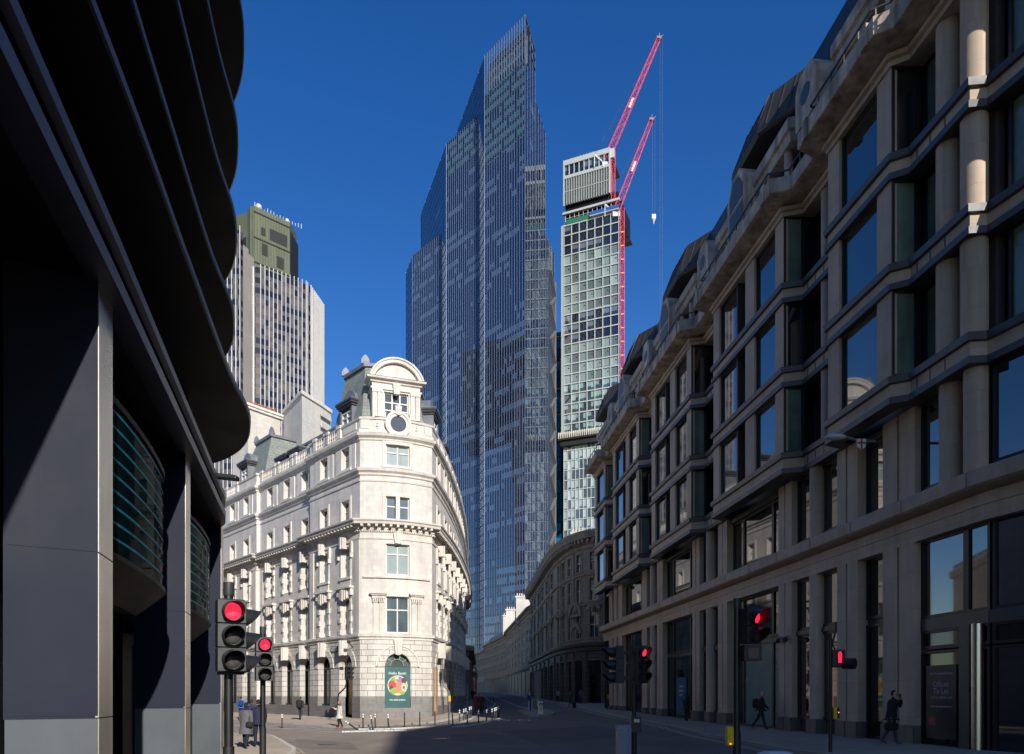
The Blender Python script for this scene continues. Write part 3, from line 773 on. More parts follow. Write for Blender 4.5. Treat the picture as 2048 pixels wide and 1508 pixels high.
for k in range(4):
    x=c-.98+k*.63; fbox(mb,fP,x,x+.10,-.3,-.2,24.1,26.15)
for z in (24.1,24.72,25.34,26.05): 
    for k in range(3): fbox(mb,fP,c-.88+k*.63,c-.88+k*.63+.53,-.3,-.21,z,z+.09)
o=mb.build('window','window_white',cb); mb=MB(); mb.quad(fP.P(c-.98,-.29,24.1),fP.P(c+.98,-.29,24.1),fP.P(c+.98,-.29,26.15),fP.P(c-.98,-.29,26.15)); mb.build('pane','glass_office',o)

# slate pavilion over the corner
ins=.55
base=[LP(5.6,-ins),C1-Vector((.0,-ins)),fA.xy(SCF,-ins),C2+Vector((-.5,.4)),fR.xy(7.5,-ins),fR.xy(7.5,-9),LP(5.6,-8)]
top=[Vector((-14.15,61.7)),Vector((-12.0,59.35)),Vector((-10.2,59.55)),Vector((-8.35,61.0)),Vector((-8.2,66.0)),Vector((-9.6,66.8)),Vector((-11.6,64.4))]
mb=MB(); mb.prism([tuple(p) for p in base],23.3,28.85,0,[tuple(p) for p in top],1); mb.build('mansard_roof',['slate','lead'],cb)
mb=MB(); sweep(mb,[tuple(p) for p in top+[top[0]]],[(-.1,28.75),(.22,28.8),(.25,29.05),(-.4,29.1)],0,False)
mb.poly([(p.x,p.y,29.05) for p in top]); mb.build('roof_curb','lead',cb)
for p in (top[0],top[1],top[3]):
    mb=MB(); f=Fr((p.x-.32,p.y),(p.x+.32,p.y+.1))
    fprism(mb,f,[(.0,29.1),(.64,29.1),(.64,29.4),(.48,29.68),(.32,29.8),(.16,29.68),(.0,29.4)],-.14,.14)
    fprism(mb,f,[(.16,29.2),(.48,29.2),(.48,29.4),(.32,29.6),(.16,29.4)],.14,.17)
    mb.build('finial','lead',cb)

# second pavilion and the low mansard between
fM=fL[1]
def LQ(q,d): return tuple(LP(q,d))
b2=[LQ(27.2,-.6),LQ(19.4,-.6),LQ(19.4,-8),LQ(27.2,-8)]; t2=[LQ(24.6,-2.1),LQ(20.9,-2.1),LQ(20.9,-6.9),LQ(24.6,-6.9)]
mb=MB(); mb.prism(b2,23.3,28.3,0,t2,1); mb.build('mansard_roof',['slate','lead'],cb)
mb=MB(); sweep(mb,t2+[t2[0]],[(-.1,28.2),(.22,28.26),(.25,28.5),(-.3,28.55)],0,False); mb.poly([(x,y,28.5) for x,y in t2]); mb.build('roof_curb','lead',cb)
for p in (t2[0],t2[1]):
    mb=MB(); f=Fr((p[0]-.3,p[1]+.1),(p[0]+.3,p[1])); fprism(mb,f,[(.0,28.55),(.6,28.55),(.5,29.0),(.3,29.3),(.1,29.0)],-.12,.12); mb.build('finial','lead',cb)
b3=[LQ(19.6,-.9),LQ(5.2,-.9),LQ(5.2,-7),LQ(19.6,-7)]; t3=[LQ(19.6,-2.3),LQ(5.2,-2.3),LQ(5.2,-5.5),LQ(19.6,-5.5)]
mb=MB(); mb.prism(b3,23.2,25.6,0,t3,1); mb.build('mansard_roof',['slate','lead'],cb)
mb=MB(); sweep(mb,[t3[0],t3[1]],[(-.05,25.5),(.2,25.55),(.2,25.75),(-.3,25.8)]); mb.build('roof_curb','lead',cb)
b4=[tuple(fR.xy(7.5+4*i,-.9)) for i in range(12)]; b4b=[tuple(fR.xy(7.5+4*i,-8)) for i in range(11,-1,-1)]
t4=[tuple(fR.xy(7.5+4*i,-2.4)) for i in range(12)]; t4b=[tuple(fR.xy(7.5+4*i,-7.5)) for i in range(11,-1,-1)]
mb=MB(); mb.prism(b4+b4b,23.2,25.8,0,t4+t4b,1); mb.build('mansard_roof',['slate','lead'],cb)

def dormer(fr,sc,w,z0,z1,d0,d1,pane,arched=False):
    """lead-clad dormer from d0 (back) to d1 (front)"""
    mb=MB()
    fbox(mb,fr,sc-w/2,sc-w/2+.22,d0,d1,z0,z1); fbox(mb,fr,sc+w/2-.22,sc+w/2,d0,d1,z0,z1); fbox(mb,fr,sc-w/2+.22,sc+w/2-.22,d0,d1-.25,z1-.3,z1)
    o=mb.build('dormer','lead',cb)
    mb=MB(); e=.28
    for (x,za,zb) in ((.10,z1,z1+.18),(.22,z1+.18,z1+.34),(e,z1+.34,z1+.5)): fbox(mb,fr,sc-w/2-x,sc+w/2+x,d0-.2,d1+x,za,zb)
    mb.build('dormer_cornice','lead_dark',o)
    mb=MB(); fbox(mb,fr,sc-w/2-e,sc+w/2+e,d0-.2,d1+e,z1+.502,z1+.56)
    if arched: ring(mb,fr,sc,z1+.5,.35,w*.5,d0-.2,d1-.3,n=12)
    mb.build('dormer_roof','lead',o)
    a,b=sc-w/2+.22,sc+w/2-.22; g=MB(); t=.08
    fbox(g,fr,a,a+t,d1-.22,d1-.1,z0,z1-.3); fbox(g,fr,b-t,b,d1-.22,d1-.1,z0,z1-.3); fbox(g,fr,sc-t/2,sc+t/2,d1-.22,d1-.1,z0,z1-.3)
    zt=z0+(z1-z0)*.55
    for x0,x1 in ((a+t,sc-t/2),(sc+t/2,b-t)): fbox(g,fr,x0,x1,d1-.22,d1-.1,zt,zt+t); fbox(g,fr,x0,x1,d1-.22,d1-.1,z1-.3-t,z1-.3)
    wn=g.build('dormer_window','window_white',o)
    g=MB(); g.quad(fr.P(a,d1-.21,z0),fr.P(b,d1-.21,z0),fr.P(b,d1-.21,z1-.3),fr.P(a,d1-.21,z1-.3)); g.build('pane',pane,o)
dormer(fL[2],Q1-3.1,2.0,23.75,25.55,-2.3,-.5,'glass_mid',True)
dormer(fL[1],Q2-13.4,1.9,23.4,24.35,-2.2,-.7,'glass_dark'); dormer(fL[1],Q2-16.2,1.9,23.4,24.35,-2.2,-.7,'glass_dark')
dormer(fL[0],QL-23.9,2.0,23.75,25.5,-2.6,-.45,'glass_mid',True)
dormer(fR,3.3,2.2,23.75,25.6,-2.6,-.3,'glass_dark',True)
for s in (11,16.5,22): dormer(fR,s,1.8,23.6,25.3,-2.2,-.6,'glass_dark')

# timber hoarding doors on the street side
for s,w,h in ((1.15,.95,4.3),(10.2,1.6,4.1)):
    mb=MB(); fbox(mb,fR,s-w/2,s+w/2,.07,.16,.1,h); fbox(mb,fR,s-w/2+.1,s+w/2-.1,.16,.2,.4,1.4); fbox(mb,fR,s-w/2+.1,s+w/2-.1,.16,.2,1.8,h-.3); mb.build('boarded_door','plywood',cb)

# advertising panel in the front arch
dP=.05-dsag-.05
ps=thing('poster',fC.P(1.05,dP,1.0),'green shop poster with a bowl of vegetables under the front arch of the corner building','poster')
ob=thing('arched_window',fC.P(1.05,-.3,1.0),'fan-shaped glass light over the green vegetable poster','window')
bpy.data.objects.remove(ob)
mb=MB(); fbox(mb,fC,.04,2.06,-.30,dP,.98,4.2); mb.build('panel','poster_green',ps)
mb=MB()
for x0,x1,z0,z1 in ((.0,2.1,4.2,4.27),(.0,2.1,.90,.98),(.0,.04,.98,4.2),(2.06,2.1,.98,4.2)): fbox(mb,fC,x0,x1,-.3,dP+.03,z0,z1)
mb.build('frame','frame_bronze',ps)
def D(name,mt,items,d):
    for i,(x,z,r,ry) in enumerate(items): mb=MB(); disc(mb,fC,x,z,r,dP+d+i*.001,20,0,ry); mb.build(name,mt,ps)
ZC=2.72
D('bowl_rim','poster_white',[(1.05,ZC,.80,.80)],.004); D('bowl','food_leaf',[(1.05,ZC,.76,.76)],.008)
D('vegetables','food_red',[(.60,ZC+.08,.28,.33),(.95,ZC+.02,.2,.2)],.012); D('vegetables','food_pink',[(1.18,ZC+.05,.27,.36),(1.12,ZC-.42,.3,.26)],.016)
D('vegetables','food_purple',[(1.2,ZC+.5,.26,.2)],.020); D('vegetables','food_plum',[(1.55,ZC+.36,.2,.26),(.55,ZC-.2,.16,.2)],.020)
D('vegetables','food_green',[(.72,ZC-.48,.27,.27),(.75,ZC+.5,.2,.16),(1.4,ZC-.6,.2,.14)],.024); D('vegetables','food_pale',[(1.52,ZC-.12,.20,.34),(.98,ZC+.58,.18,.1),(1.05,ZC-.68,.26,.08)],.028)
D('vegetables','food_stone',[(1.55,ZC-.16,.09,.13)],.032)
text_mesh('Hello Bank!',.30,fC,1.05,3.68,dP+.006,'lettering','poster_white',ps,.002)
text_mesh('the salad project',.185,fC,1.05,1.58,dP+.006,'lettering','poster_white',ps,.003)
text_mesh('\u2014\u2014\u2014',.09,fC,1.05,1.76,dP+.006,'lettering','poster_red',ps,.006)
# fan light above the poster
mb=MB(); ring(mb,fC,1.05,4.27,.5,.56,-.36,-.26,n=14); ring(mb,fC,1.05,4.27,.95,1.03,-.36,-.22,n=18)
for k in range(1,5):
    a=math.pi*k/5; P0=(1.05-.56*math.cos(a),4.27+.56*math.sin(a)); P1=(1.05-.95*math.cos(a),4.27+.95*math.sin(a))
    mb.beam(fC.P(P0[0],-.31,P0[1]),fC.P(P1[0],-.31,P1[1]),.05,.08)
f=mb.build('fanlight','lead',cb)
mb=MB(); n=16; mb.poly([fC.P(1.05+1.0*math.cos(math.pi*i/n),-.37,4.27+1.0*math.sin(math.pi*i/n)) for i in range(n+1)]); mb.build('pane','glass_green',f)
# street name plate
sp=thing('street_name_plate',fL[2].P(Q1-3.95,.1,5.75),'small white street name plate between two arches of the pale corner building','sign')
mb=MB(); fbox(mb,fL[2],Q1-4.5,Q1-3.4,.01,.09,5.52,5.98); mb.build('frame','frame_black',sp)
mb=MB(); fbox(mb,fL[2],Q1-4.44,Q1-3.46,.08,.10,5.57,5.93); mb.build('plate','plate_white',sp)
text_mesh('BARTHOLOMEW\nLANE EC2',.14,fL[2],Q1-3.95,5.75,.105,'lettering','frame_black',sp)
# security camera on its bracket
cc=thing('security_camera',fL[2].P(Q1-1.1,.1,5.9),'small black security camera on a bracket above the oak door','camera')
mb=MB(); a=fL[2].P(Q1-1.1,.0,5.75); b=fL[2].P(Q1-.75,.55,6.1); mb.tube([a,b],.04,6); mb.build('bracket','black_metal',cc)
mb=MB(); c_=fL[2].P(Q1-.5,.75,6.15); mb.beam(b,c_,.22,.2); mb.build('body','black_metal',cc)

# rendered block and chimneys behind the roof
nb=thing('rear_block',(-24,80,0),'plain pale rendered block with terracotta chimney pots behind the slate roofs','building')
mb=MB()
def PX(px,Y): return ((px-CX)/F*Y,Y)
A=PX(568,79); B=PX(604,74); Cc=PX(641,77); Dd=PX(662,79)
mb.prism([A,B,Cc,Dd,PX(662,100),PX(560,100)],20,2.04+(1388-797)/F*76,0)
mb.build('wall','render_white',nb)
mb=MB(); sweep(mb,[A,B,Cc,Dd],[(0,32.55),(.18,32.6),(.18,32.95),(-.1,33.0)]); mb.build('coping','portland_trim',nb)
mb=MB()
for k in range(7): mb.beam((*PX(643,76.6),24+k*1.2+.5),(*PX(662,78.4),24+k*1.2+.5),.1,.5)
mb.build('louvre','render_white',nb)
S0=PX(496,78); S1=PX(561,81.2); fS=Fr(S0,S1); zt=32.75
mb=MB(); fbox(mb,fS,0,fS.L,-3,0,20,zt); o=mb.build('chimney','render_white',nb)
mb=MB(); fbox(mb,fS,-.25,fS.L+.25,-3.2,.25,zt,zt+.25); fbox(mb,fS,-.4,fS.L+.4,-3.4,.4,zt+.25,zt+.5); mb.build('chimney_cap','portland_trim',o)
mb=MB()
for k in range(9): x,y,z=fS.P(.5+k*(fS.L-1)/8,-.6,zt+.5); mb.lathe([(.17,0),(.15,.1),(.13,.5),(.17,.55),(.14,.62)],(x,y,z),8)
mb.build('chimney_pot','terracotta',o)
# ------------------------------------------------------------------ office building with canted bays on the right
fO=Fr((16.48-.098*80,80),(16.48-.098*20,20))
def yS(Y): return (80-Y)*1.0048
def OP(Y,d=0): p=fO.xy(yS(Y),d); return (p.x,p.y)
ob=thing('bay_fronted_office',(14.3,24,gz(14.3,24)),'dark stone office building of stacked canted bays with round columns and bronze roof','building')
K0=Vector(OP(21.9,0)); KT=Vector((.30,-1)).normalized(); fK=Fr(K0,K0+KT*3.2); K2=(44.0,2.4)
BAYS=[(68.4,73.0),(56.8,65.4),(45.0,53.4),(32.9,41.3),(25.05,29.1)]      # near and far edge of each projecting bay
ZIGD=[]
for yn,yf in BAYS:
    ZIGD += [(yf,1.0),(yn,1.0),(yn-.35,.18 if yn>26 else .5)]
    if yn>26: ZIGD.append((BAYS[BAYS.index((yn,yf))+1][1]+.35,.18))
ZIGD += [(21.95,.5),(21.85,.02)]
def zig(dd=0,scale=1.0): return [OP(Y,d*scale+dd) for Y,d in ZIGD]
ZIG=zig()+[tuple(fK.xy(x,0)) for x in (.25,3.2)]+[K2]
OM=['office_stone','office_trim','dark_lip','office_weathered','office_plinth']
BANDS=[(12.0,12.95),(15.9,16.8),(19.7,20.6)]
for z0,z1 in BANDS:
    mb=MB()
    sweep(mb,ZIG,[(-.5,z0),(.10,z0),(.10,z0+.22),(.0,z0+.24)],2); sweep(mb,ZIG,[(0,z0+.24),(0,z1-.27)],0,False); sweep(mb,ZIG,[(0,z1-.27),(.12,z1-.25),(.14,z1-.02),(-.5,z1)],2)
    # panel joints on the short faces
    for i,(yn,yf) in enumerate(BAYS):
        for s in (.25,.9,1.6,2.3): 
            q=fO.P(yS(yn-.4-s),.5,0); dd=.18 if yn>26 else .5; 
            if yn-.4-s>22.5: fbox(mb,fO,yS(yn-.4-s),yS(yn-.4-s)+.05,dd+.001,dd+.012,z0+.26,z1-.3,2)
    mb.build('spandrel',OM,ob)
FL=[(12.95,15.9),(16.8,19.7),(20.6,23.6)]
def win(P0,P1,z0,z1,pane,style='plain',ft=.09,dep=0):
    f=Fr(P0,P1); return window(f,f.L/2,f.L-.005,z0,z1,dep=dep,pane=pane,style=style,parent=ob,frame='frame_black',ft=ft)
mb=MB(); rg=random.Random(5)
for fi,(z0,z1) in enumerate(FL):
    for bi,(yn,yf) in enumerate(BAYS):
        full=yf-yn>6
        pr=[(yn,yn+.8)] + ([(yn+3.05,yn+4.1),(yf-.85,yf)] if full else [(yf-.8,yf)])
        for a,b in pr: mb=MB(); fbox(mb,fO,yS(b),yS(a),.45,.985,z0,z1,0); mb.build('pier',OM,ob)
        ws=[(yn+.82,yn+3.03)]+([(yn+5.35,yf-.87)] if full else []) if full else [(yn+.82,yf-.82)]
        for a,b in ws: win(OP(b,.86),OP(a,.86),z0,z1,rg.choice(('glass_office','glass_office','glass_office','glass_lobby')))
        if full:                                # glazed slot with downpipe in the middle of the bay
            win(OP(yn+5.3,.30),OP(yn+4.15,.30),z0,z1,'glass_dark',ft=.05)
            mb=MB(); fbox(mb,fO,yS(yn+5.34),yS(yn+5.26),.3,.9,z0,z1,2); mb.tube([fO.P(yS(yn+4.7),.45,z0),fO.P(yS(yn+4.7),.45,z1)],.07,8,2); mb.build('downpipe',OM,ob)
        # canted side towards the camera and the glazing in the gap
        win(OP(yn-.03,.95),OP(yn-.12,.12),z0,z1,rg.choice(('glass_green','glass_office')),ft=.07)
        win(OP(yn-.13,.09),OP(yn-.16,-.55),z0,z1,'glass_office',ft=.05)
        if yn>26:
            yp=BAYS[bi+1][1]; c=(yn+yp)/2
            win(OP(yn-.2,-.55),OP(c,-.55),z0,z1,'glass_dark',ft=.07); win(OP(c,-.55),OP(yp+.1,-.55),z0,z1,'glass_dark',ft=.07)
            x,y=OP(c+.05,-.17); mb=MB(); mb.lathe([(.34,z0),(.34,z1)],(x,y,0),20,0); mb.build('column',OM,ob)
        else:
            win(OP(24.85,-.1),OP(23.75,-.1),z0,z1,'glass_green'); mb=MB(); fbox(mb,fO,yS(23.8),yS(21.9),-.6,-.3,z0,z1,2); mb.build('back_panel',OM,ob)
            for Y in (23.4,22.3): x,y=OP(Y,.08); mb=MB(); mb.lathe([(.38,z0),(.38,z1)],(x,y,0),24,0); mb.build('column',OM,ob)
    win(tuple(fK.xy(.45,-.35)),tuple(fK.xy(2.75,-.35)),z0,z1,'glass_green')
    for k in range(8):
        a=Vector(K2)-fK.xy(3.2,0); p=fK.xy(3.2,0)+a*(k+.2)/8; q=fK.xy(3.2,0)+a*(k+.95)/8; win(tuple(p),tuple(q),z0,z1,'glass_office')
# eaves beam, balcony and weathered parapet
mb=MB()
sweep(mb,ZIG,[(-.6,23.6),(.06,23.6),(.06,23.78),(.18,23.82),(.18,23.98),(-.1,24.02),(-.1,24.1)],1)
mb.build('eaves_beam',OM,ob)
mb=MB()
sweep(mb,ZIG,[(-.1,24.08),(.75,24.14),(.92,24.18),(.95,24.22),(.95,24.82),(.9,24.86),(.78,24.86),(-1.4,24.86)],3)
for Y,d in ZIGD:   # small corbels on the scalloped edge
    p=Vector(OP(Y,d+.93)); blockat(mb,p,fO.T,fO.N,.35,-.1,.08,24.15,24.9,3)
mb.build('balcony',OM,ob)
mb=MB()
sweep(mb,zig(-.35),[(-.6,27.05),(0,27.05),(.04,27.1),(.04,27.5),(.18,27.56),(.18,28.05),(-1.4,28.1)],3)
for p,t,n in resample(zig(-.6),1.75): mb.lathe([(.2,24.86),(.2,27.06)],(p.x,p.y,0),10,1)
for p,t,n in resample(zig(.72),.9): mb.beam((p.x,p.y,24.86),(p.x,p.y,25.5),.05,.05,2)
sweep(mb,zig(.72),[(-.03,25.48),(.03,25.48),(.03,25.54),(-.03,25.54)],2)
for yn,yf in BAYS:
    if yf-yn<6: continue
    c=yn+4.7
    fprism(mb,fO,[(yS(c+1.1),25.8),(yS(c-1.1),25.8),(yS(c-1.1),28.0),(yS(c-.45),28.9),(yS(c+.45),28.9),(yS(c+1.1),28.0)],.4,1.22,3)
    fprism(mb,fO,[(yS(c+.8),26.1),(yS(c-.8),26.1),(yS(c-.8),27.1),(yS(c+.8),27.1)],1.2,1.24,2)
    fprism(mb,fO,[(yS(c+.8),27.3),(yS(c-.8),27.3),(yS(c-.8),27.9),(yS(c-.35),28.6),(yS(c+.35),28.6),(yS(c+.8),27.9)],1.2,1.24,2)
for c in (31.0,43.15,55.1,66.9):
    fprism(mb,fO,[(yS(c+.85),26.5),(yS(c-.85),26.5),(yS(c-.85),28.2),(yS(c-.5),28.7),(yS(c+.5),28.7),(yS(c+.85),28.2)],-.3,.95,3)
    disc(mb,fO,yS(c),27.65,.42,.954,18,2)
mb.build('attic_screen',OM,ob)
mb=MB(); sweep(mb,zig(-2.2,.5),[(0,24.9),(0,27.3)],0,False); mb.build('loggia_glazing',['glass_dark'],ob)
mb=MB(); sweep(mb,zig(-1.3,1.1),[(0,28.0),(0,29.6)],0,False); mb.build('attic_window',['glass_office'],ob)
mb=MB()
for Y in [x*1.25+22 for x in range(41)]:
    pass
RF=[OP(73,.9)]
for yn,yf in BAYS[1:]:
    c=(yn+yf)/2
    if yf-yn>6: RF += [OP(yf+1.2,-.8),OP(c+1.6,.75),OP(c-1.4,.75),OP(yn+.4,-.7)]
    else: RF += [OP(29.4,-.8),OP(26.5,.4),OP(24,.4)]
RF += [OP(21.9,-.2),tuple(fK.xy(3.2,-.4)),(44.0,2.0)]
RF[0:1]=[OP(73,.75),OP(70.0,.75),OP(67.7,-.7)]
sweep(mb,RF,[(-.7,29.35),(.12,29.4),(.22,29.5),(.20,29.75),(-.55,31.7),(-.75,31.8),(-7,31.9)],0)
for p,t,n in resample(RF,.62): 
    a=p+n*.215; b=p-n*.54; mb.beam((a.x,a.y,29.72),(b.x,b.y,31.68),.05,.06)
mb.build('roof',['roof_bronze'],ob)
mb=MB()
for p,t,n in resample(zig(-1.28,1.1),1.05): blockat(mb,p,t,n,.09,-.05,.05,28.0,29.5)
mb.build('attic_mullion',['frame_black'],ob)
# ledge and frieze over the ground storeys
P0=[OP(73,0),OP(21.9,0)]+[tuple(fK.xy(3.2,0)),K2]
mb=MB(); sweep(mb,P0,[(-.6,7.3),(.10,7.3),(.10,7.75),(.13,7.77),(.13,8.12),(.02,8.16)],0); mb.build('frieze',OM,ob)
mb=MB(); sweep(mb,P0,[(.02,8.16),(.50,8.24),(.58,8.3),(.60,8.72),(.5,8.78),(-.6,8.85)],1)
for Y in [22+3.1*i for i in range(17)]: fbox(mb,fO,yS(Y),yS(Y)+.03,.6,.606,8.3,8.72,2)
mb.build('ledge',OM,ob)
# ground and mezzanine: paired piers, columns, wide windows
def lowpier(a,b,z0,z1):
    mb=MB(); fbox(mb,fO,yS(b),yS(a),-.45,.09,z0,z1,0)
    if z0<2: fbox(mb,fO,yS(b)-.03,yS(a)+.03,-.4,.17,-.4,.95,4)
    mb.build('lower_pier',OM,ob)
def rail(*a): mb=MB(); fbox(mb,*a); mb.build('shopfront_rail',OM,ob)
edges=[]
for yn,yf in BAYS:
    full=yf-yn>6 or yn>60
    if full:
        near=[(yn+1.0,yn+1.62),(yn+1.72,yn+2.3)]; far=[(yf+.25,yf+.85),(yf+.95,yf+1.6)]; w=(yn+2.3,yf+.25); 
        if yn>60: far=[]; w=(yn+2.3,yf)
    else: near=[(25.1,25.95),(26.08,26.9)]; far=[(28.55,29.25),(29.37,30.0)]; w=(26.9,28.55)
    edges.append((yn,near,far,w))
for i,(yn,near,far,w) in enumerate(edges):
    for z0,z1 in ((.95,7.3),(8.85,12.0)):
        for a,b in near+far: lowpier(a,b,z0,z1)
    mid=[w[1]-(w[1]-w[0])*f for f in (0,.22,.78,1)] if w[1]-w[0]>3 else [w[1],w[0]]
    for a,b in zip(mid,mid[1:]):
        win(OP(a,-.3),OP(b,-.3),9.0,11.75,'glass_office',ft=.11)
        win(OP(a,-.3),OP(b,-.3),4.95,7.3,'glass_shop',ft=.10); win(OP(a,-.3),OP(b,-.3),.3,4.75,'glass_door' if (i==3 and a!=mid[0]) else 'glass_shop',ft=.10)
    rail(fO,yS(w[1]),yS(w[0]),-.5,-.36,4.75,4.95,2); rail(fO,yS(w[1]),yS(w[0]),-.5,-.1,11.75,12.0,2)
    if i>0:
        g=(edges[i][1][0][0] if False else None)
    if i<len(edges)-1:
        a=near[0][0]; b=edges[i+1][2][-1][1]; c=(a+b)/2
        x,y=OP(c,-.12)
        for z0,z1 in ((.95,7.3),(8.85,12.0)):
            mb=MB(); mb.lathe([(.33,z0),(.33,z1)],(x,y,0),20,0)
            if z0<2: fbox(mb,fO,yS(c)-.42,yS(c)+.42,-.5,.2,-.4,.95,4)
            mb.build('lower_column',OM,ob)
        for q0,q1 in ((a,c),(c,b)):
            win(OP(q0,-.22),OP(q1,-.22),9.0,12.0,'glass_dark',ft=.12); win(OP(q0,-.22),OP(q1,-.22),4.95,7.3,'glass_office',ft=.12); win(OP(q0,-.22),OP(q1,-.22),.9,4.75,'glass_office',ft=.12)
            rail(fO,yS(q0),yS(q1),-.3,-.12,4.75,4.95,2); rail(fO,yS(q0),yS(q1),-.5,-.38,-.4,.9,4)
# corner entrance
for z0,z1,g in ((9.0,12.0,'glass_office'),(4.6,7.3,'glass_office'),(3.55,4.2,'glass_shop'),(.2,3.5,'glass_shop')):
    win(OP(25.05,-.15),OP(22.95,-.15),z0,z1,g,ft=.10); win(OP(22.9,-.15),OP(21.95,-.15),z0,z1,g if z0>3.5 else 'glass_dark',ft=.08)
    win(tuple(fK.xy(.1,-.15)),tuple(fK.xy(2.9,-.15)),z0,z1,g if z0>3.5 else 'glass_dark',ft=.08)
rail(fO,yS(25.05),yS(21.95),-.3,-.1,4.2,4.6,2); rail(fK,0,3.1,-.3,-.1,4.2,4.6,2)
for Y in (23.4,22.3): x,y=OP(Y,.0); mb=MB(); mb.lathe([(.36,8.85),(.36,12.0)],(x,y,0),20,0); mb.build('lower_column',OM,ob)
rail(fO,yS(22.95),yS(22.5),-.14,.1,-.3,4.2,2)
mb=MB(); x,y=OP(22.3,-.02); mb.lathe([(.17,-.2),(.17,4.2)],(x,y,0),20); mb.build('entrance_column','brushed_steel',ob)
# inner mass, far gable, and an unseen block added to cast the road shadow
mb=MB()
body=[OP(72.9,-.75),OP(22.2,-.75),tuple(fK.xy(3.2,-.8)),(44,3.2),(44,72),(20,72.5)]
mb.prism(body,-.8,31.5,0)
f=Fr((22,73.4),OP(73,.0)); wall(mb,f,0,f.L,-.8,31.5,m=0)
mb.build('core',['frame_black'],ob)
sw=thing('road_shadow_block',(45,-45,0),'unseen plain stone block added behind the viewpoint to cast the road shadow','building')
mb=MB(); mb.prism([(26.1,-34.8),(28.1,-49.5),(31.5,-90),(70,-90),(70,-8),(34,-15),(29.6,-22.9),(27.3,-27.9)],-.8,33,0); mb.build('wall',['office_stone'],sw)
mb=MB(); sweep(mb,[(34,-15),(29.6,-22.9),(27.3,-27.9),(26.1,-34.8),(28.1,-49.5),(31.5,-90)],[(0,31.0),(.15,31.2),(.15,32.6),(-.3,33.0)],0); mb.build('cornice',['office_trim'],sw)
# letting poster in the corner window
tp=thing('letting_poster',fO.P(yS(24.1),-.08,1.0),'dark letting poster with pale lettering in the glazed corner entrance','poster')
mb=MB(); fbox(mb,fO,yS(24.75),yS(23.30),-.13,-.085,.55,3.0); mb.build('panel','sign_panel',tp)
c=yS(24.02)
for t,sz,z in (('One Threadneedle Street',.105,2.72),('Offices',.27,2.36),('To Let',.27,2.13),('1,919 to 48,362 sq ft',.125,1.92),('onethreadneedlestreet.com',.095,1.63)):
    text_mesh(t,sz,fO,c,z,-.08,'lettering','sign_text',tp,.004)
mb=MB(); fbox(mb,fO,yS(24.60),yS(24.24),-.084,-.075,.98,1.27); mb.build('crimson_square','sign_crimson',tp)
text_mesh('London\nOffices\nManager',.075,fO,yS(24.57),1.13,-.07,'lettering','sign_text',tp,0,'LEFT')
bs=thing('blue_door_sign',fO.P(yS(50.0),-.3,.5),'tall blue panel sign standing in a dark doorway of the office front','sign')
mb=MB(); fbox(mb,fO,yS(51.6),yS(49.6),-.34,-.28,.6,3.2); mb.build('panel','sign_blue',bs)
mb=MB()
for z,w in ((2.5,.7),(2.2,.9),(1.9,.6)): fbox(mb,fO,yS(50.6)-w/2,yS(50.6)+w/2,-.28,-.27,z,z+.14)
mb.build('pale_band','sign_text',bs); mb=MB(); fbox(mb,fO,yS(50.9),yS(50.3),-.28,-.27,.9,1.15); mb.build('red_patch','sign_crimson',bs)
for k,q in enumerate((34.9,34.2)):
    cc=thing('security_camera',fO.P(yS(q),.1,4.62),('nearer' if k else 'farther')+' of two small dome cameras on the stone piers above the bald man','camera','dome cameras on the piers')
    mb=MB(); fbox(mb,fO,yS(q)-.07,yS(q)+.07,.09,.26,4.66,4.8); mb.build('bracket','lead',cc)
    mb=MB(); x,y,z=fO.P(yS(q),.27,4.6); mb.ell((x,y,z),(.13,.13,.13)); mb.build('dome','black_plastic',cc)
# ------------------------------------------------------------------ dark bank building with curved slabs on the left
lb=thing('dark_slab_building',(-9,20,gz(-9,20)),'dark navy building with stacked curved overhanging slabs and steel edged piers','building')
SP=[(-2.6,-4),(-5.2,8.84),(-6.4,14.2),(-7.57,19.4),(-7.98,21.8),(-8.35,23.1),(-9.0,24.6),(-10.0,26.0),(-11.4,27.1),(-14.0,28.1),(-18,28.5),(-26,28.6)]
SPS=[tuple(p) for p in smooth(SP,6)]
for k,(z,dx) in enumerate(((10.62,0),(13.9,-.52),(16.7,-.44),(19.66,-.40),(22.85,-.21),(26.0,-.3),(29.2,-.35))):
    pts=[(x+dx,y) for x,y in SPS]
    mb=MB(); sweep(mb,pts,[(-.02,z-.02),(.02,z),(.03,z+.12),(-.04,z+.14)],0); o=mb.build('slab_edge','fin_edge',lb)
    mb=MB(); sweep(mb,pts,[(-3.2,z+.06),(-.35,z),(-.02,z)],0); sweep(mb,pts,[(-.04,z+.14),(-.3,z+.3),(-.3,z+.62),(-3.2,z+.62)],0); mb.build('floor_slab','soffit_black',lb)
    for i in range(3):   # soffit joints
        pass
IN=[(-4.9,-4),(-7.6,8.84),(-8.9,14.2),(-10.0,19.4),(-10.7,22),(-12.2,24.4),(-14,25.2),(-26,25.8)]
mb=MB(); sweep(mb,IN,[(0,7.6),(0,34)],0,False); mb.build('upper_glazing','glass_dark',lb)
mb=MB()
for p,t,n in resample([(x+.8,y) for x,y in IN[:5]],3.4): blockat(mb,p,t,n,.05,-.25,.25,8.5,30)
mb.build('fin','fin_edge',lb)
FP=[(-2.55,-1),(-5.58,10.2),(-8.55,20.75),(-8.86,21.85),(-9.15,22.9),(-9.38,23.6),(-9.75,24.4),(-10.35,25.05),(-11.2,25.5),(-12.2,25.7),(-13.5,25.8)]
FPS=FP[:2]+[tuple(p) for p in smooth(FP[2:],5)]
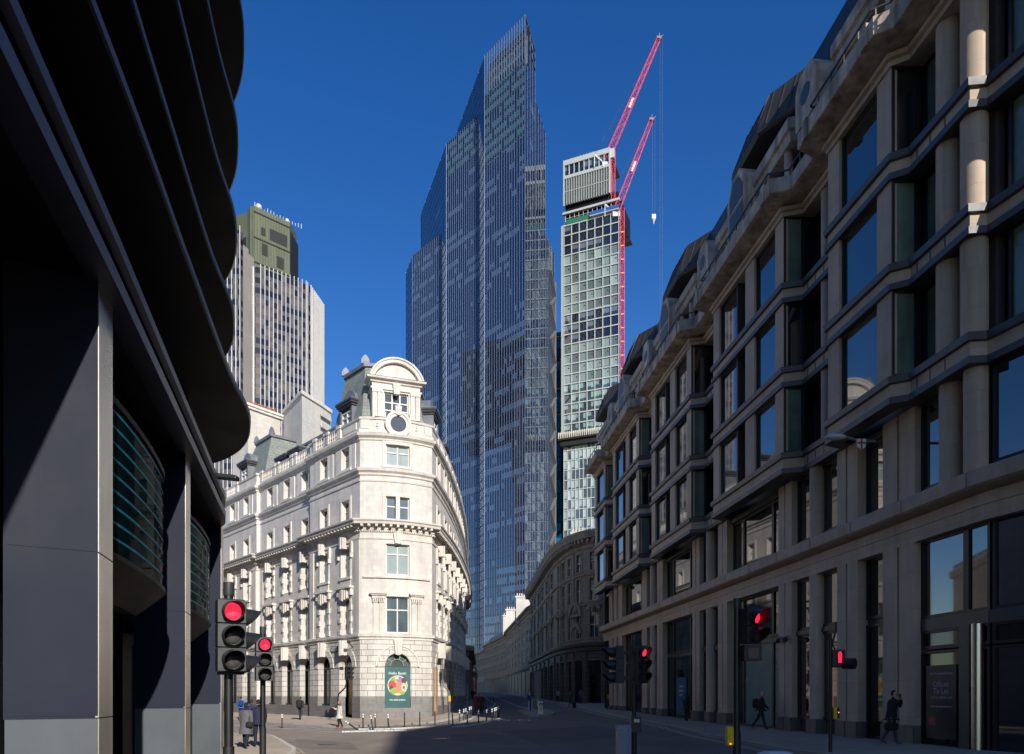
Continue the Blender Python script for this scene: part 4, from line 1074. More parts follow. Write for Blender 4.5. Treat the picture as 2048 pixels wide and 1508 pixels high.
mb=MB(); sweep(mb,FPS,[(-.3,7.72),(.05,7.72),(.06,7.92),(-.05,7.95)],0); sweep(mb,FPS,[(-.05,8.28),(.05,8.31),(.06,8.46),(-.3,8.5)],0); mb.build('fascia_lip','fin_edge',lb)
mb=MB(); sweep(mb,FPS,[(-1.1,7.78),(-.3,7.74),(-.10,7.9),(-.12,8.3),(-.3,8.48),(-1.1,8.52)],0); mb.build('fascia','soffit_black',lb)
DX=Vector((-2.045,7.2))
fF=Fr((-5.71,10.0),(-5.71-.284*40,50))   # street line of the piers, walking away from the camera
def pierset(k):
    o=DX*k; E=Vector((-5.71,10.0))+o; W=E+Vector((-.90,-.50))
    f=Fr(W,E)                              # face looking back at the camera
    fs=Fr(E,E+Vector((-.284,1)).normalized()*.75)
    mb=MB(); wall(mb,f,.0,f.L,4.0,7.74,m=0); wall(mb,f,.0,f.L,1.74,3.985,m=0); fbox(mb,f,0,f.L,-.6,-.012,1.7,7.7,0)
    fbox(mb,f,-.05,f.L-.0,-.02,-.008,1.7,7.74,0)
    p=mb.build('pier','navy_panel',lb)
    mb=MB(); fbox(mb,f,-.03,f.L-.01,-.5,.02,-.5,1.70); mb.build('plinth','plinth_panel',p)
    mb=MB(); fbox(mb,fs,.0,.74,-.5,.012,-.5,1.70); fbox(mb,fs,.0,.74,-.5,.012,1.715,3.98); fbox(mb,fs,.0,.74,-.5,.012,4.0,7.72); mb.build('steel_edge','brushed_steel',p)
    # glazed box bay after the pier
    if k>1: return
    s0,s1=.95,5.65
    fb=Fr(E,E+Vector((-.284,1)).normalized()*8)
    cp=[tuple(fb.xy(s,d)) for s,d in ((.8,-.12),(2.0,-.03),(3.2,.0),(4.4,-.02),(5.3,-.10),(5.65,-.3),(5.75,-.9))]; cp=[tuple(q) for q in smooth(cp,4)]
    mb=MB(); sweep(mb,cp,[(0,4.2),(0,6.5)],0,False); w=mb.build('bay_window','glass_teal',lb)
    for i in range(9): mb=MB(); sweep(mb,cp,[(.004,4.42+i*.245),(.006,4.46+i*.245)],0,False); mb.build('reflection_stripe','teal_reflection',w)  # reflections on the bay glass, modelled as thin teal strips
    mb=MB(); sweep(mb,cp,[(-1.6,3.5),(-.5,3.62),(.05,4.12),(.05,4.2),(-.05,4.2)],0); mb.build('bay_underside','soffit_black',w); mb=MB(); sweep(mb,cp,[(-.05,6.5),(.03,6.5),(.03,6.6),(-.5,7.0),(-.6,7.75)],0); mb.build('bay_head','soffit_black',w)
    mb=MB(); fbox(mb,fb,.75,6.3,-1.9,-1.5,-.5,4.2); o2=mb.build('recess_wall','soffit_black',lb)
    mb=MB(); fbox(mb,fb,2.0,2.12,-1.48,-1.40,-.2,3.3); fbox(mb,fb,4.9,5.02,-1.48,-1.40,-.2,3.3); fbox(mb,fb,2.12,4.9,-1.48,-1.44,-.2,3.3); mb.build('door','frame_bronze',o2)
for k in range(0,3): pierset(k)
mb=MB(); mb.prism([(-6.2,2),(-6.62,9.3),(-9,9.4),(-9,2)],-.5,7.7,0); mb.build('near_pier','soffit_black',lb)
mb=MB()
core=[(-8.6,-4)]+[tuple(fF.xy(s,-2.0)) for s in (2,15)]+[(-12.0,25.4),(-30,25.9),(-30,-4)]
mb.prism(core,-.6,7.7,0); mb.prism([(-4.0,-1),(-6.6,10.2),(-10.2,23.2),(-10.9,24.4),(-13,25.1),(-30,25.4),(-30,-4)],7.79,8.5,0)
mb.prism([(x-.2,y) for x,y in IN]+[(-30,25.6),(-30,-4)],8.5,33,0)
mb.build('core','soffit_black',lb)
# ------------------------------------------------------------------ towers
def u0of(f): return f.A.x*f.T.x+f.A.y*f.T.y
tw=thing('faceted_glass_tower',(-8,300,0),'tallest faceted blue glass tower stepping up to a sloping steel crown','skyscraper')
GL=MB(); MU=MB(); FLN=MB(); TMATS=['blue_strip','crown_dark']
CH2=3.85
def face(A,B,z1,style,top=0,z0=-4,n=16,mull=.14):
    """one facet: glazing whose cells agree with its own mullions and floors"""
    f=Fr(A,B); w=f.L/n
    def use(nm,*a,**k):
        m=curtain(nm,*a,u0=u0of(f),v0=0,**k); TMATS.append(m); return len(TMATS)-1
    zt=z1-top
    if style=='front':
        m=use('tower_glass_%d'%len(TMATS),(.006,.014,.042),(.095,.155,.26),w,CH2,.45,ior=2.35,rough=.03,rows=.9,strips=True,lowf=(.06,.87),var=.3,seed=len(TMATS),wav=.02,tint=(.78,.88,1))
    elif style=='side':
        m=use('tower_side_%d'%len(TMATS),(.007,.016,.042),(.05,.08,.14),w,CH2,.35,ior=2.1,rough=.02,rows=.8,blind=1,lowf=(.2,.5),var=.3,seed=len(TMATS),wav=.05,tint=(.8,.9,1))
    else: m=0
    GL.quad(f.P(0,0,z0),f.P(f.L,0,z0),f.P(f.L,0,zt),f.P(0,0,zt),m)
    if top:
        mt=use('tower_top_%d'%len(TMATS),(.006,.024,.042),(.08,.18,.21),w,CH2,.72,ior=2.0,rough=.04,rows=.25,strips=True,var=.5,seed=len(TMATS),tint=(.8,.95,1))
        GL.quad(f.P(0,0,zt),f.P(f.L,0,zt),f.P(f.L,0,z1),f.P(0,0,z1),mt)
    if style!='strip':
        for i in range(n+1): fbox(MU,f,i*w-mull/2,i*w+mull/2,0,.10,z0,z1)
        k=0
        while k*CH2<z1: fbox(FLN,f,0,f.L,0.01,.06,k*CH2-.12,k*CH2+.12); k+=1
    else:
        for q in (0,f.L): fbox(MU,f,q-.15,q+.15,0,.10,z0,z1)
    return f
L3,R3=(-11.4,303),(5.1,285)
face(L3,R3,252,'front',top=30); face((-14.1,311),L3,269,'strip')
face(R3,(9.55,301),269,'side',n=4,mull=.10)
face((-29.7,328),(-13.9,311),251,'front',top=16); face((-32.5,336),(-29.7,328),251,'strip')
face((-48.6,354),(-32.2,336),216,'front'); face((-53.8,368),(-48.6,354),216,'side',n=3,mull=.10)
face((-47.2,376),(-29.7,328),251,'side',z0=210,n=5,mull=.10); face((-26.1,344),L3,269,'side',z0=230,n=5,mull=.10)
face((9.9,302),(14.7,319),249,'side',n=4,mull=.10); f6=face((15.2,321),(19.6,335),205,'side',n=5)
for pl,z in (([L3,R3,(9.55,301),(0,345),(-26.1,344)],251.9),([(-29.7,328),(-13.9,311),(-5,345),(-20,376),(-47.2,376)],250.8),([(-48.6,354),(-32.2,336),(-20,380),(-53.8,372)],215.8),([(9.9,302),(14.7,319),(0,345),(0,310)],248.8),([(15.2,321),(19.6,335),(0,350),(0,325)],204.8)):
    GL.poly([(x,y,z) for x,y in pl],1)
    for a,b in zip(pl[1:],pl[2:]+pl[:1]):
        if a[1]>318 or b[1]>330: f=Fr(a,b); GL.quad(f.P(0,-.3,-4),f.P(f.L,-.3,-4),f.P(f.L,-.3,z),f.P(0,-.3,z),1)
GL.build('glazing',TMATS,tw); MU.build('mullion','mullion_blue',tw); FLN.build('floor_line','floor_line',tw)
mb=MB(); zz=0.0; k=0; s0,s1=f6.L*.30,f6.L  # reflection of a neighbour's diagonals, built as a solid zigzag over this facet
fbox(mb,f6,s0,s1,.06,.3,-4,192,1)
while zz<188:
    a=(s0+.5 if k%2 else s1-.5); b=(s1-.5 if k%2 else s0+.5); mb.beam(f6.P(a,.7,zz),f6.P(b,.7,zz+7.7),1.1,.7,0); zz+=7.7; k+=1
fbox(mb,f6,s1-.5,s1+.1,.3,.9,-4,192,0); mb.build('reflected_bracing',['lead_steel','crown_dark'],tw)
# crown: open lattice of mullions over dark plant and steel panels
f=Fr(L3,R3); f4=Fr(R3,(9.55,301))
mb=MB()
mb.quad(f.P(0,-1.5,251),f.P(f.L,-1.5,251),f.P(f.L,-1.5,262),f.P(0,-1.5,262),1)
mb.quad(f.P(0,-2.5,251),f.P(f.L,-2.5,251),f.P(f.L,-2.5,266.5),f.P(0,-2.5,266.5),0)
for i in range(9):
    a=3.0+i*2.35
    fbox(mb,f,a,a+1.5,-1.4,-1.1,252.2,256.0,0); fbox(mb,f,a+.1,a+1.0,-1.4,-1.1,258.0,260.0,0)
fbox(mb,f,6,f.L-.5,-1.4,-.9,262.0,264.8,0)
mb.build('crown_plant',['crown_dark','crown_steel'],tw)
mb=MB(); n=16
for i in range(n+1): a=i*f.L/n; fbox(mb,f,a-.16,a+.16,-.1,.2,252,269)
for z in (256.5,261,265,268.9): fbox(mb,f,0,f.L,-.08,.06,z-.16,z+.16)
for z in (261,265,268.9): fbox(mb,f4,0,f4.L,-.08,.3,z-.16,z+.16)
mb.build('crown_frame','mullion_blue',tw)

# slim tower under construction with the offset top block
bt=thing('stacked_office_tower',(36,335,0),'slim white framed tower under construction with a smaller block stacked on top','skyscraper')
A8,B8=Vector((24.3,338.3)),Vector((48.4,328.0)); f8=Fr(A8,B8); n8=7; w8=f8.L/n8; CH=4.62
curtain('bishop_dark',(.018,.026,.042),(.10,.13,.17),w8,CH,.40,ior=1.9,blind=.6,rows=.4,u0=u0of(f8),v0=123)
curtain('bishop_green',(.145,.20,.205),(.21,.27,.275),w8,CH,.5,ior=1.5,blind=1,rows=.3,u0=u0of(f8),v0=123)
curtain('bishop_pale',(.18,.24,.24),(.09,.11,.12),w8,CH,.3,ior=1.6,blind=.9,rows=.2,u0=u0of(f8),v0=123)
curtain('bishop_mix',(.045,.075,.085),(.22,.32,.31),w8/2,CH,.6,ior=1.9,blind=.7,rows=.45,u0=u0of(f8),v0=123)
mb=MB(); rows=[3]*8+[1,1,2,2,0,0,0,2,2,1,1,1,1,0,0,0]; rows=[3,3,3,3,3,1,1,2,1,0,0,0,2,2,1,1,1,1,0,0,0]
for i,r in enumerate(rows): mb.quad(f8.P(0,0,123+i*CH),f8.P(f8.L,0,123+i*CH),f8.P(f8.L,0,123+(i+1)*CH),f8.P(0,0,123+(i+1)*CH),r)
zt8=123+len(rows)*CH
fs8=Fr(B8,B8+Vector((.25,1)).normalized()*26); fb8=Fr(A8+Vector((.25,1)).normalized()*26,A8)
for g in (fs8,fb8): mb.quad(g.P(0,0,123),g.P(g.L,0,123),g.P(g.L,0,zt8),g.P(0,0,zt8),0)
mb.poly([f8.P(0,0,zt8-.1),f8.P(f8.L,0,zt8-.1),f8.P(f8.L,-26,zt8-.1),f8.P(0,-26,zt8-.1)],0)
mb.build('glazing',['bishop_dark','bishop_green','bishop_pale','bishop_mix'],bt)
mb=MB()
for i in range(len(rows)+1): fbox(mb,f8,-.3,f8.L+.3,.02,.5,123+i*CH-.24,123+i*CH+.24)
for i in range(n8+1): fbox(mb,f8,i*w8-.13,i*w8+.13,.02,.62,123,zt8)
fbox(mb,f8,-1.3,-.3,-3,.3,118,zt8+.5); 
mb.build('frame','bishop_frame',bt)
mb=MB()
for i in range(5,len(rows)-3):
    if rows[i] in (1,2):
        for j in range(n8):
            if (i+j)%2==0: c=(j+.62)*w8; mb=MB(); fbox(mb,f8,c-.3,c+.3,.0,.03,123+i*CH+2.5,123+i*CH+3.1); mb.build('window_fixing','frame_black',bt)
# collar and lower block
mb=MB(); fbox(mb,f8,-2,f8.L+2,-28,3.2,119.5,121.4); fbox(mb,f8,-1.2,f8.L+1.2,-27,2.0,117.2,119.5); mb.build('collar','frame_bronze',bt)
mb=MB()
for i in range(34): c=-1.6+i*.9; fbox(mb,f8,c-.14,c+.14,.2,3.5,120.2,123.0)
mb.build('collar_bracket','portland_trim',bt)
f9=Fr(A8-Vector((.2,0))+f8.N*-.5,B8+f8.N*-.5); wl_=f9.L/14
curtain('bishop_low',(.08,.12,.15),(.34,.41,.42),wl_,CH,.5,ior=2.2,blind=.95,rows=.25,u0=u0of(f9),v0=60,wav=.08)
mb=MB(); mb.quad(f9.P(0,0,-4),f9.P(f9.L,0,-4),f9.P(f9.L,0,118),f9.P(0,0,118)); g=Fr(A8+Vector((.25,1)).normalized()*26,A8); mb.quad(g.P(0,-.6,-4),g.P(g.L,-.6,-4),g.P(g.L,-.6,118),g.P(0,-.6,118)); mb.build('lower_glazing','bishop_low',bt)
mb=MB()
for i in range(13): z=60+i*CH; fbox(mb,f9,0,f9.L,.01,.3,z-.2,z+.2)
for i in range(15): fbox(mb,f9,i*wl_-.1,i*wl_+.1,.01,.42,56,117.2)
mb.build('lower_frame','bishop_frame',bt)
# open floors between the blocks
zo=zt8
mb=MB(); fbox(mb,f8,.5,f8.L-.8,-24,-1.2,zo,zo+10.5); mb.build('core_wall','frame_black',bt)
mb=MB(); fbox(mb,f8,-.6,f8.L+.4,-.6,.7,zo+5.3,zo+6.3); fbox(mb,f8,-.5,f8.L,-.3,.4,zo-.1,zo+.5); mb.build('edge_beam','bishop_frame',bt)
mb=MB()
for i in range(12): a=.6+i*f8.L/12; fbox(mb,f8,a-.09,a+.09,-.3,-.1,zo,zo+5.3)
for z in (1.4,2.4,3.6): fbox(mb,f8,0,f8.L,-.3,-.2,zo+z,zo+z+.12)
mb.build('scaffold','white_metal',bt)
mb=MB(); fbox(mb,f8,1.2,f8.L*.47,.45,.6,zo+.4,zo+2.5); mb.build('debris_net','green_net',bt)
mb=MB(); fbox(mb,f8,f8.L*.5,f8.L+.3,.5,1.6,zo+.9,zo+1.5); fbox(mb,f8,f8.L*.5,f8.L+.3,1.5,1.6,zo+1.5,zo+2.6); mb.build('gantry','blue_paint',bt)
mb=MB(); fbox(mb,f8,f8.L*.49,f8.L+.4,.5,1.7,zo+.6,zo+.9); mb.build('gantry_deck','white_metal',bt)
# top block
AT=Vector((24.5,338.0)); BT=Vector((44.3,329.7)); fT=Fr(AT,BT); zb,zt=zo+9.5,zo+9.5+20.6
nT=9; wT=fT.L/nT
mb=MB(); sd=Fr(BT,BT+Vector((.25,1)).normalized()*20); sb=Fr(AT+Vector((.25,1)).normalized()*20,AT)
for g in (sd,sb): mb.quad(g.P(0,0,zb),g.P(g.L,0,zb),g.P(g.L,0,zt),g.P(0,0,zt),0)
mb.quad(fT.P(0,0,zb),fT.P(fT.L,0,zb),fT.P(fT.L,0,zb+12.4),fT.P(0,0,zb+12.4),0)
mb.quad(fT.P(0,-20,zb),fT.P(fT.L,-20,zb),fT.P(fT.L,0,zb),fT.P(0,0,zb),1); mb.poly([fT.P(0,0,zt-.2),fT.P(fT.L,0,zt-.2),fT.P(fT.L,-20,zt-.2),fT.P(0,-20,zt-.2)],0)
mb.build('top_cladding',['bishop_panel','frame_black'],bt)
mb=MB(); mb.quad(fT.P(0,0,zb+12.4),fT.P(fT.L,0,zb+12.4),fT.P(fT.L,0,zt),fT.P(0,0,zt)); mb.build('top_glazing','bishop_dark',bt)
mb=MB()
for i in range(19): a=i*fT.L/18; fbox(mb,fT,a-.22,a+.22,0,.7,zb,zb+12.4)
mb.build('cladding_fin','bishop_fin',bt)
mb=MB(); fbox(mb,fT,-.4,fT.L+.3,.01,.8,zb+12.0,zb+13.4); fbox(mb,fT,-.4,fT.L+.3,.01,.8,zt-2.3,zt); fbox(mb,fT,-.4,.2,.01,.85,zb-.4,zt); fbox(mb,fT,fT.L-.1,fT.L+.5,-.5,.85,zb,zt); fbox(mb,fT,0,fT.L,.01,.5,zb+6,zb+6.3)
for i in range(nT+1): fbox(mb,fT,i*wT-.16,i*wT+.16,.0,.6,zb+13.4,zt-2.3)
mb.build('top_frame','bishop_frame',bt)
mb=MB(); fbox(mb,fT,2.2,13.5,-3,-2,zt,zt+.9)
for i in range(8): fbox(mb,fT,2.5+i*1.5,2.58+i*1.5,-2,-1.9,zt,zt+2.6)
fbox(mb,fT,fT.L-.4,fT.L+2.2,-2,.4,zt-4.6,zt-.6); mb.build('roof_rail','white_metal',bt)

def lattice(mb,a,b,w0,w1,step,rc,rd,m=0):
    """square lattice boom from a to b"""
    a=Vector(a); b=Vector(b); t=(b-a); L=t.length; t/=L
    x=t.cross(Vector((0,0,1))); x=x.normalized() if x.length>.1 else Vector((1,0,0)); y=x.cross(t).normalized()
    def c(s,i): w=(w0+(w1-w0)*s/L)/2; return a+t*s+x*w*(-1,1,1,-1)[i]+y*w*(-1,-1,1,1)[i]
    for i in range(4): mb.tube([c(0,i),c(L,i)],rc,5,m)
    k=int(L/step)
    for j in range(k):
        s0,s1=L*j/k,L*(j+1)/k
        for i in range(4):
            i2=(i+1)%4
            mb.tube([c(s0,i),c(s1,i2)] if (i+j)%2 else [c(s0,i2),c(s1,i)],rd,4,m,cap=False); mb.tube([c(s1,i),c(s1,i2)],rd,4,m,cap=False)
def crane(foot,heel,tip,mast,label,hook):
    cr=thing('tower_crane',foot,label,'crane','luffing cranes on the tower')
    mb=MB(); lattice(mb,foot,mast,1.7,1.7,2.2,.15,.08); mb.build('mast','crane_red',cr)
    mb=MB(); lattice(mb,heel,tip,2.7,1.5,3.0,.14,.075); mb.build('jib','crane_red',cr)
    T=Vector(tip); Hh=Vector(heel); d=(T-Hh).normalized()
    mb=MB(); p=Hh+d*(T-Hh).length*.44; mb.beam(p,p+d*5,.25,1.1); mb.build('name_board','white_metal',cr)
    mb=MB(); mb.box(heel[0]-1.6,heel[0]+1.6,heel[1]-1.2,heel[1]+1.2,heel[2]-2.6,heel[2]-.4); mb.beam(Hh+Vector((-1,0,0)),Hh+Vector((-5,0,3.5)),.5,.5); mb.beam(Hh+Vector((-5,0,3.5)),Hh+Vector((-5,0,-2)),.3,.3); mb.build('machinery_deck','white_metal',cr)
    mb=MB(); mb.tube([Hh+Vector((-5,0,3.5)),T],.06,4); mb.build('luffing_rope','black_metal',cr)
    mb=MB(); mb.box(T.x-1.1,T.x+1.1,T.y-.8,T.y+.8,T.z-.4,T.z+.6); mb.beam(T,T+Vector((.3,0,2.6)),.25,.25); mb.beam(T,T+Vector((2.0,0,1.6)),.25,.25); mb.build('jib_head','lead_steel',cr)
    mb=MB()
    for q in (-.55,.55): mb.tube([T+Vector((1.0+q,0,0)),Vector((T.x+1.0+q,T.y,hook))],.05,4)
    mb.build('hoist_rope','lead_steel',cr)
    return cr,T
BX=B8+Vector((.9,1.2))
c1,T1=crane((46.0,330.5,zo+2),xz(1211,325,331),xz(1318,77,331),(46.0,330.5,zt-1),'taller red crane, its jib rising from the top block of the slim tower',xz(0,620,331)[2])
c2,T2=crane((50.0,329,110),xz(1232,424,329),xz(1303,240,329),(50.0,329,zo+2),'shorter red luffing crane standing at the right edge of the slim tower',xz(0,430,329)[2])
p=T2+Vector((1.0,0,0)); z=xz(0,436,329)[2]
mb=MB(); mb.box(p.x-.9,p.x+.9,p.y-.5,p.y+.5,z-.6,z+1.5); mb.lathe([(.9,0),(.3,-1.4),(.15,-2.2)],(p.x,p.y,z-.6),8); mb.build('hook_block','white_metal',c2)
mb=MB(); 
for k in range(16): zz=118+k*6.2; mb.box(49.2,50.8,328.1,328.35,zz,zz+.5)
mb.build('mast_tie','orange_paint',c2)

# wedge tower: a sliver of blue glass with yellow frames behind the reflected diagonal bracing
wt=thing('wedge_tower',(24,400,0),'sliver of blue glass with yellow frames in the gap between the two tall towers','skyscraper')
mb=MB(); fW=Fr((23.6,400),(27.8,398)); zt_=2.04+(1388-666)/F*400
mb.quad(fW.P(0,0,-4),fW.P(fW.L,0,-4),fW.P(fW.L,0,zt_),fW.P(0,0,zt_)); g=Fr((27.8,398),(29,420)); mb.quad(g.P(0,0,-4),g.P(g.L,0,-4),g.P(g.L,0,zt_),g.P(0,0,zt_)); mb.build('glazing','lead_blue',wt)
k=0; zz=zt_-3
while zz>150: mb=MB(); fbox(mb,fW,.35,fW.L-.25,.02,.3,zz,zz+.5); fbox(mb,fW,.25,.6,.02,.3,zz-9,zz); fbox(mb,fW,fW.L-.6,fW.L-.25,.02,.3,zz-9,zz) if k%2==0 else None; mb.build('yellow_frame','lead_yellow',wt); zz-=14.2; k+=1
mb=MB(); fbox(mb,fW,-.2,.1,0,.5,-4,zt_+2); fbox(mb,fW,fW.L-.1,fW.L+.7,-2,.5,-4,zt_-25); mb.build('ladder_frame','frame_black',wt)
mb=MB(); mb.prism([(28.0,401),(56,392),(58,430),(28,440)],-4,194,0); mb.build('rear_mass','crown_dark',wt)

# ribbed tower on the left
rt=thing('ribbed_tower',(-88,275,0),'dark tower with close white vertical ribs and a green louvred top','skyscraper')
def hP(px,Y): return ((px-CX)/F*Y,Y)
ZW=2.04+855/F*268
wing=[hP(503,276),hP(505,270.5),hP(511,268),hP(521,268.6),hP(612,279.4),hP(621,281.5),hP(627,285),hP(648,296)]
GLn=MB(); RB=MB()
sweep(GLn,wing,[(0,-4),(0,ZW)],0,False)
f=Fr(wing[3],wing[4]); wn=f.L/11
curtain('natwest_glass',(.017,.019,.030),(.105,.095,.088),wn/1.0,3.72,.42,ior=1.5,blind=.9,rows=.25,band=(.095,.088,.088),bandf=.42,u0=u0of(f))
for i in range(12): p=f.xy(i*wn,0); blockat(RB,p,f.T,f.N,.24,-.1,.26,-4,ZW+1.2)
for (a,b,k) in ((wing[0],wing[1],2),(wing[1],wing[2],1),(wing[4],wing[5],1),(wing[5],wing[6],2)):
    g=Fr(a,b)
    for i in range(k): p=g.xy(g.L*(i+.3)/k,0); blockat(RB,p,g.T,g.N,.26,-.1,.3,-4,ZW+1.0)
g=Fr(wing[6],wing[7])
for i in range(9): p=g.xy(.4+g.L*i/8.6,0); blockat(RB,p,g.T,g.N,.26,-.1,.3,-4,ZW+1.0)
pl2=wing+[hP(640,320),hP(505,320)]; GLn.poly([(x,y,ZW-.3) for x,y in pl2],0)
# left wing, partly behind the dark slabs
ZL=2.04+930/F*262
lw=[hP(425,266),hP(430,262),hP(480,262.6),hP(486,264.5)]
sweep(GLn,lw,[(0,-4),(0,ZL)],0,False); g=Fr(lw[1],lw[2])
for i in range(7): p=g.xy(g.L*i/6,0); blockat(RB,p,g.T,g.N,.24,-.1,.26,-4,ZL+1.5)
GLn.build('glazing','natwest_glass',rt); RB.build('rib','natwest_rib',rt)
mb=MB(); 
for i,(q,zq) in enumerate(((0,0),(2.5,-1.5),(5,-4),(7.5,-7),(10,-11))):
    a=Vector(lw[3])+Vector((.3,1)).normalized()*q*1.3; b=a+Vector((.3,1)).normalized()*3.2; h=Fr(a,b); fbox(mb,h,0,h.L,-6,0,-4,ZL-4+zq)
mb.build('stepped_flank','natwest_side',rt)
mb=MB(); zs=2.04+845/F*272; mb.prism([hP(486.5,268),hP(503.2,270),hP(503.2,282),hP(486.5,282)],-4,zs); mb.build('concrete_shaft','concrete',rt)
ZT=2.04+970/F*280
cr=[hP(495,280.5),hP(500,278.6),hP(509,278.2),hP(580,288),hP(593,296),hP(590,330),hP(480,330),hP(482,284),hP(494,285)]
mb=MB(); mb.prism([hP(470,284),hP(495,281),hP(496,300),hP(470,300)],120,ZT-.5,0); mb.prism(cr,140,ZT,0); mb.build('louvred_top','natwest_green',rt)
f=Fr(cr[2],cr[3])
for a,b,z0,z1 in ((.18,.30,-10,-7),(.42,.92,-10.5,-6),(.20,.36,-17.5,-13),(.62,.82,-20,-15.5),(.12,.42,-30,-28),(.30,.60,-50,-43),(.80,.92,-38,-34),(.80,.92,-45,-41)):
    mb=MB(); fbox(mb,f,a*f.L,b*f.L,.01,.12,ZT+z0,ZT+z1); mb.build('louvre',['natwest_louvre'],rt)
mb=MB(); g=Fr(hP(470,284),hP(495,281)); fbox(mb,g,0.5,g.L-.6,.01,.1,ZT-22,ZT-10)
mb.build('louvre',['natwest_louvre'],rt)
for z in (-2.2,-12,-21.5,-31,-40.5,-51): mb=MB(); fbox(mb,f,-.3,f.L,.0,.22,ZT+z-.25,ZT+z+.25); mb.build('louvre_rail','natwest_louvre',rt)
mb=MB(); fbox(mb,Fr(cr[3],cr[4]),0,10,.02,.1,140,ZT-3); mb.build('shadow_flank','natwest_louvre',rt)  # dark sheet puts the shade of this flank into its colour
mb=MB(); rr=random.Random(2)
for i in range(16): q=f.xy(.4+i*1.28,-.6); mb.box(q.x-.1,q.x+.1,q.y-.1,q.y+.1,ZT,ZT+rr.uniform(.6,2.0))
q=f.xy(2.5,-2); mb.ell((q.x,q.y,ZT+1.6),(1.3,1.3,1.3),10,6); q=f.xy(f.L-.5,-1.5); mb.ell((q.x,q.y,ZT+1.0),(.9,.9,1.1),8,6)
mb.build('roof_aerial','natwest_rib',rt)
# ------------------------------------------------------------------ buildings along the street
def swin(fr,sc,w,z0,z1,parent,pane='glass_dark',arched=False,m2='street_trim',sill=True,rec=.28,pr=1.0):
    """window of a farther facade: moulded surround, bars and glass in one piece"""
    mb=MB(); a,b=sc-w/2,sc+w/2
    mb.quad(fr.P(a,-rec,z0),fr.P(b,-rec,z0),fr.P(b,-rec,z1),fr.P(a,-rec,z1),1)
    fbox(mb,fr,a-.22,a,.001,.12*pr,z0,z1,0); fbox(mb,fr,b,b+.22,.001,.12*pr,z0,z1,0); fbox(mb,fr,a-.22,b+.22,.001,.16*pr,z1,z1+.26,0)
    if sill: fbox(mb,fr,a-.3,b+.3,.001,.24*pr,z0-.2,z0,0)
    fbox(mb,fr,sc-.04,sc+.04,-rec,-rec+.03,z0,z1,2); fbox(mb,fr,a,b,-rec,-rec+.03,(z0+z1)/2-.04,(z0+z1)/2+.04,2)
    if arched: ring(mb,fr,sc,z1+.2,w*.35,w*.75,.001,.4,n=10,m=0); keystone(mb,fr,sc,z1+.1,z1+.8,.4,.5,.4,0)
    return mb.build('window',[m2,pane,'window_white' if sill else 'frame_black'],parent)
rr=random.Random(11)
# rounded corner building
rb=thing('rounded_corner_building',(8,97,gz(8,97)),'weathered stone building with a rounded corner and heavy bracketed cornice','building')
RP=[tuple(p) for p in smooth([(3.7,148),(5.0,128),(6.05,110),(6.75,103),(7.8,97.4),(9.3,93.6),(11.2,91.8),(14.5,91.4),(22,91.6)],6)]
fB=Curve(RP,1.0); SM=['street_stone','street_dark','street_trim']
ops=[];wins=[]
def sOf(fr,x,y): 
    best=min(range(len(fr.pts)),key=lambda i:(fr.pts[i]-Vector((x,y))).length); return fr.cum[best]
cols=[(3+7.0*i,2.5) for i in range(6)]; c_=44.5
while c_<fB.L-1.2: cols.append((c_,1.24)); c_+=3.05
for j,(sc,wj) in enumerate(cols):
    for z0,z1 in ((17.9,20.2),(14.0,16.9),(9.3,12.6)):
        ops.append((sc-wj/2,sc+wj/2,z0,z1)); swin(fB,sc,wj,z0,z1,rb,rr.choice(('glass_dark','glass_office','glass_dark')),arched=(z0<10),sill=True,rec=.12,pr=.6)
    wg=1.9 if wj<2 else 3.8; ops.append((sc-wg/2,sc+wg/2,.9,6.4)); swin(fB,sc,wg,.9,6.4,rb,'glass_shop',m2='street_dark',sill=False)
mb=MB(); wall(mb,fB,0,fB.L,-.8,8.0,ops,.3,1); wall(mb,fB,0,fB.L,8.0,22,ops,.15,0)
for k in range(0,len(cols)):
    x=cols[k][0]+(1.52 if cols[k][1]<2 else 3.4)
    fbox(mb,fB,x-.28,x+.28,.001,.16,8.7,20.6,0) if k%2==0 else None
    fbox(mb,fB,x-.38,x+.38,.001,.22,0,7.4,1)
mb.poly([(x,y,21.6) for x,y in RP]+[(24,150,21.6)],2)
mb.build('wall',SM,rb)
mb=MB()
sweep(mb,RP,[(0,7.5),(.2,7.6),(.25,8.1),(.55,8.2),(.6,8.5),(.1,8.7)],1); sweep(mb,RP,[(0,13.3),(.2,13.35),(.25,13.6),(0,13.7)],2); sweep(mb,RP,[(0,17.2),(.2,17.25),(.25,17.55),(0,17.6)],2)
sweep(mb,RP,[(0,20.7),(.15,20.75),(.2,21.2),(.45,21.25),(.5,21.75),(1.05,21.85),(1.15,22.2),(1.3,22.5),(1.3,22.75),(0,23.0),(-1,23.0)],2)
for p,t,n in resample(RP,.7): blockat(mb,p,t,n,.28,.4,1.0,21.3,21.8,2)
mb.build('cornice',SM,rb)
mb=MB(); q=sOf(fB,8.6,95.2)
fprism(mb,fB.chord(q,3.4),[(.6,0),(2.8,0),(2.8,6.2),(.6,6.2)],-.2,.1); mb.build('entrance','frame_black',rb)
mb=MB(); g=fB.chord(q,4.2); ring(mb,g,2.1,9.9,.95,1.5,-.1,.45,n=14); ring(mb,g,2.1,12.4,1.2,1.7,-.1,.6,n=14); fbox(mb,g,.4,3.8,-.1,.5,12.1,12.5); mb.build('doorway_hood','street_trim',rb)
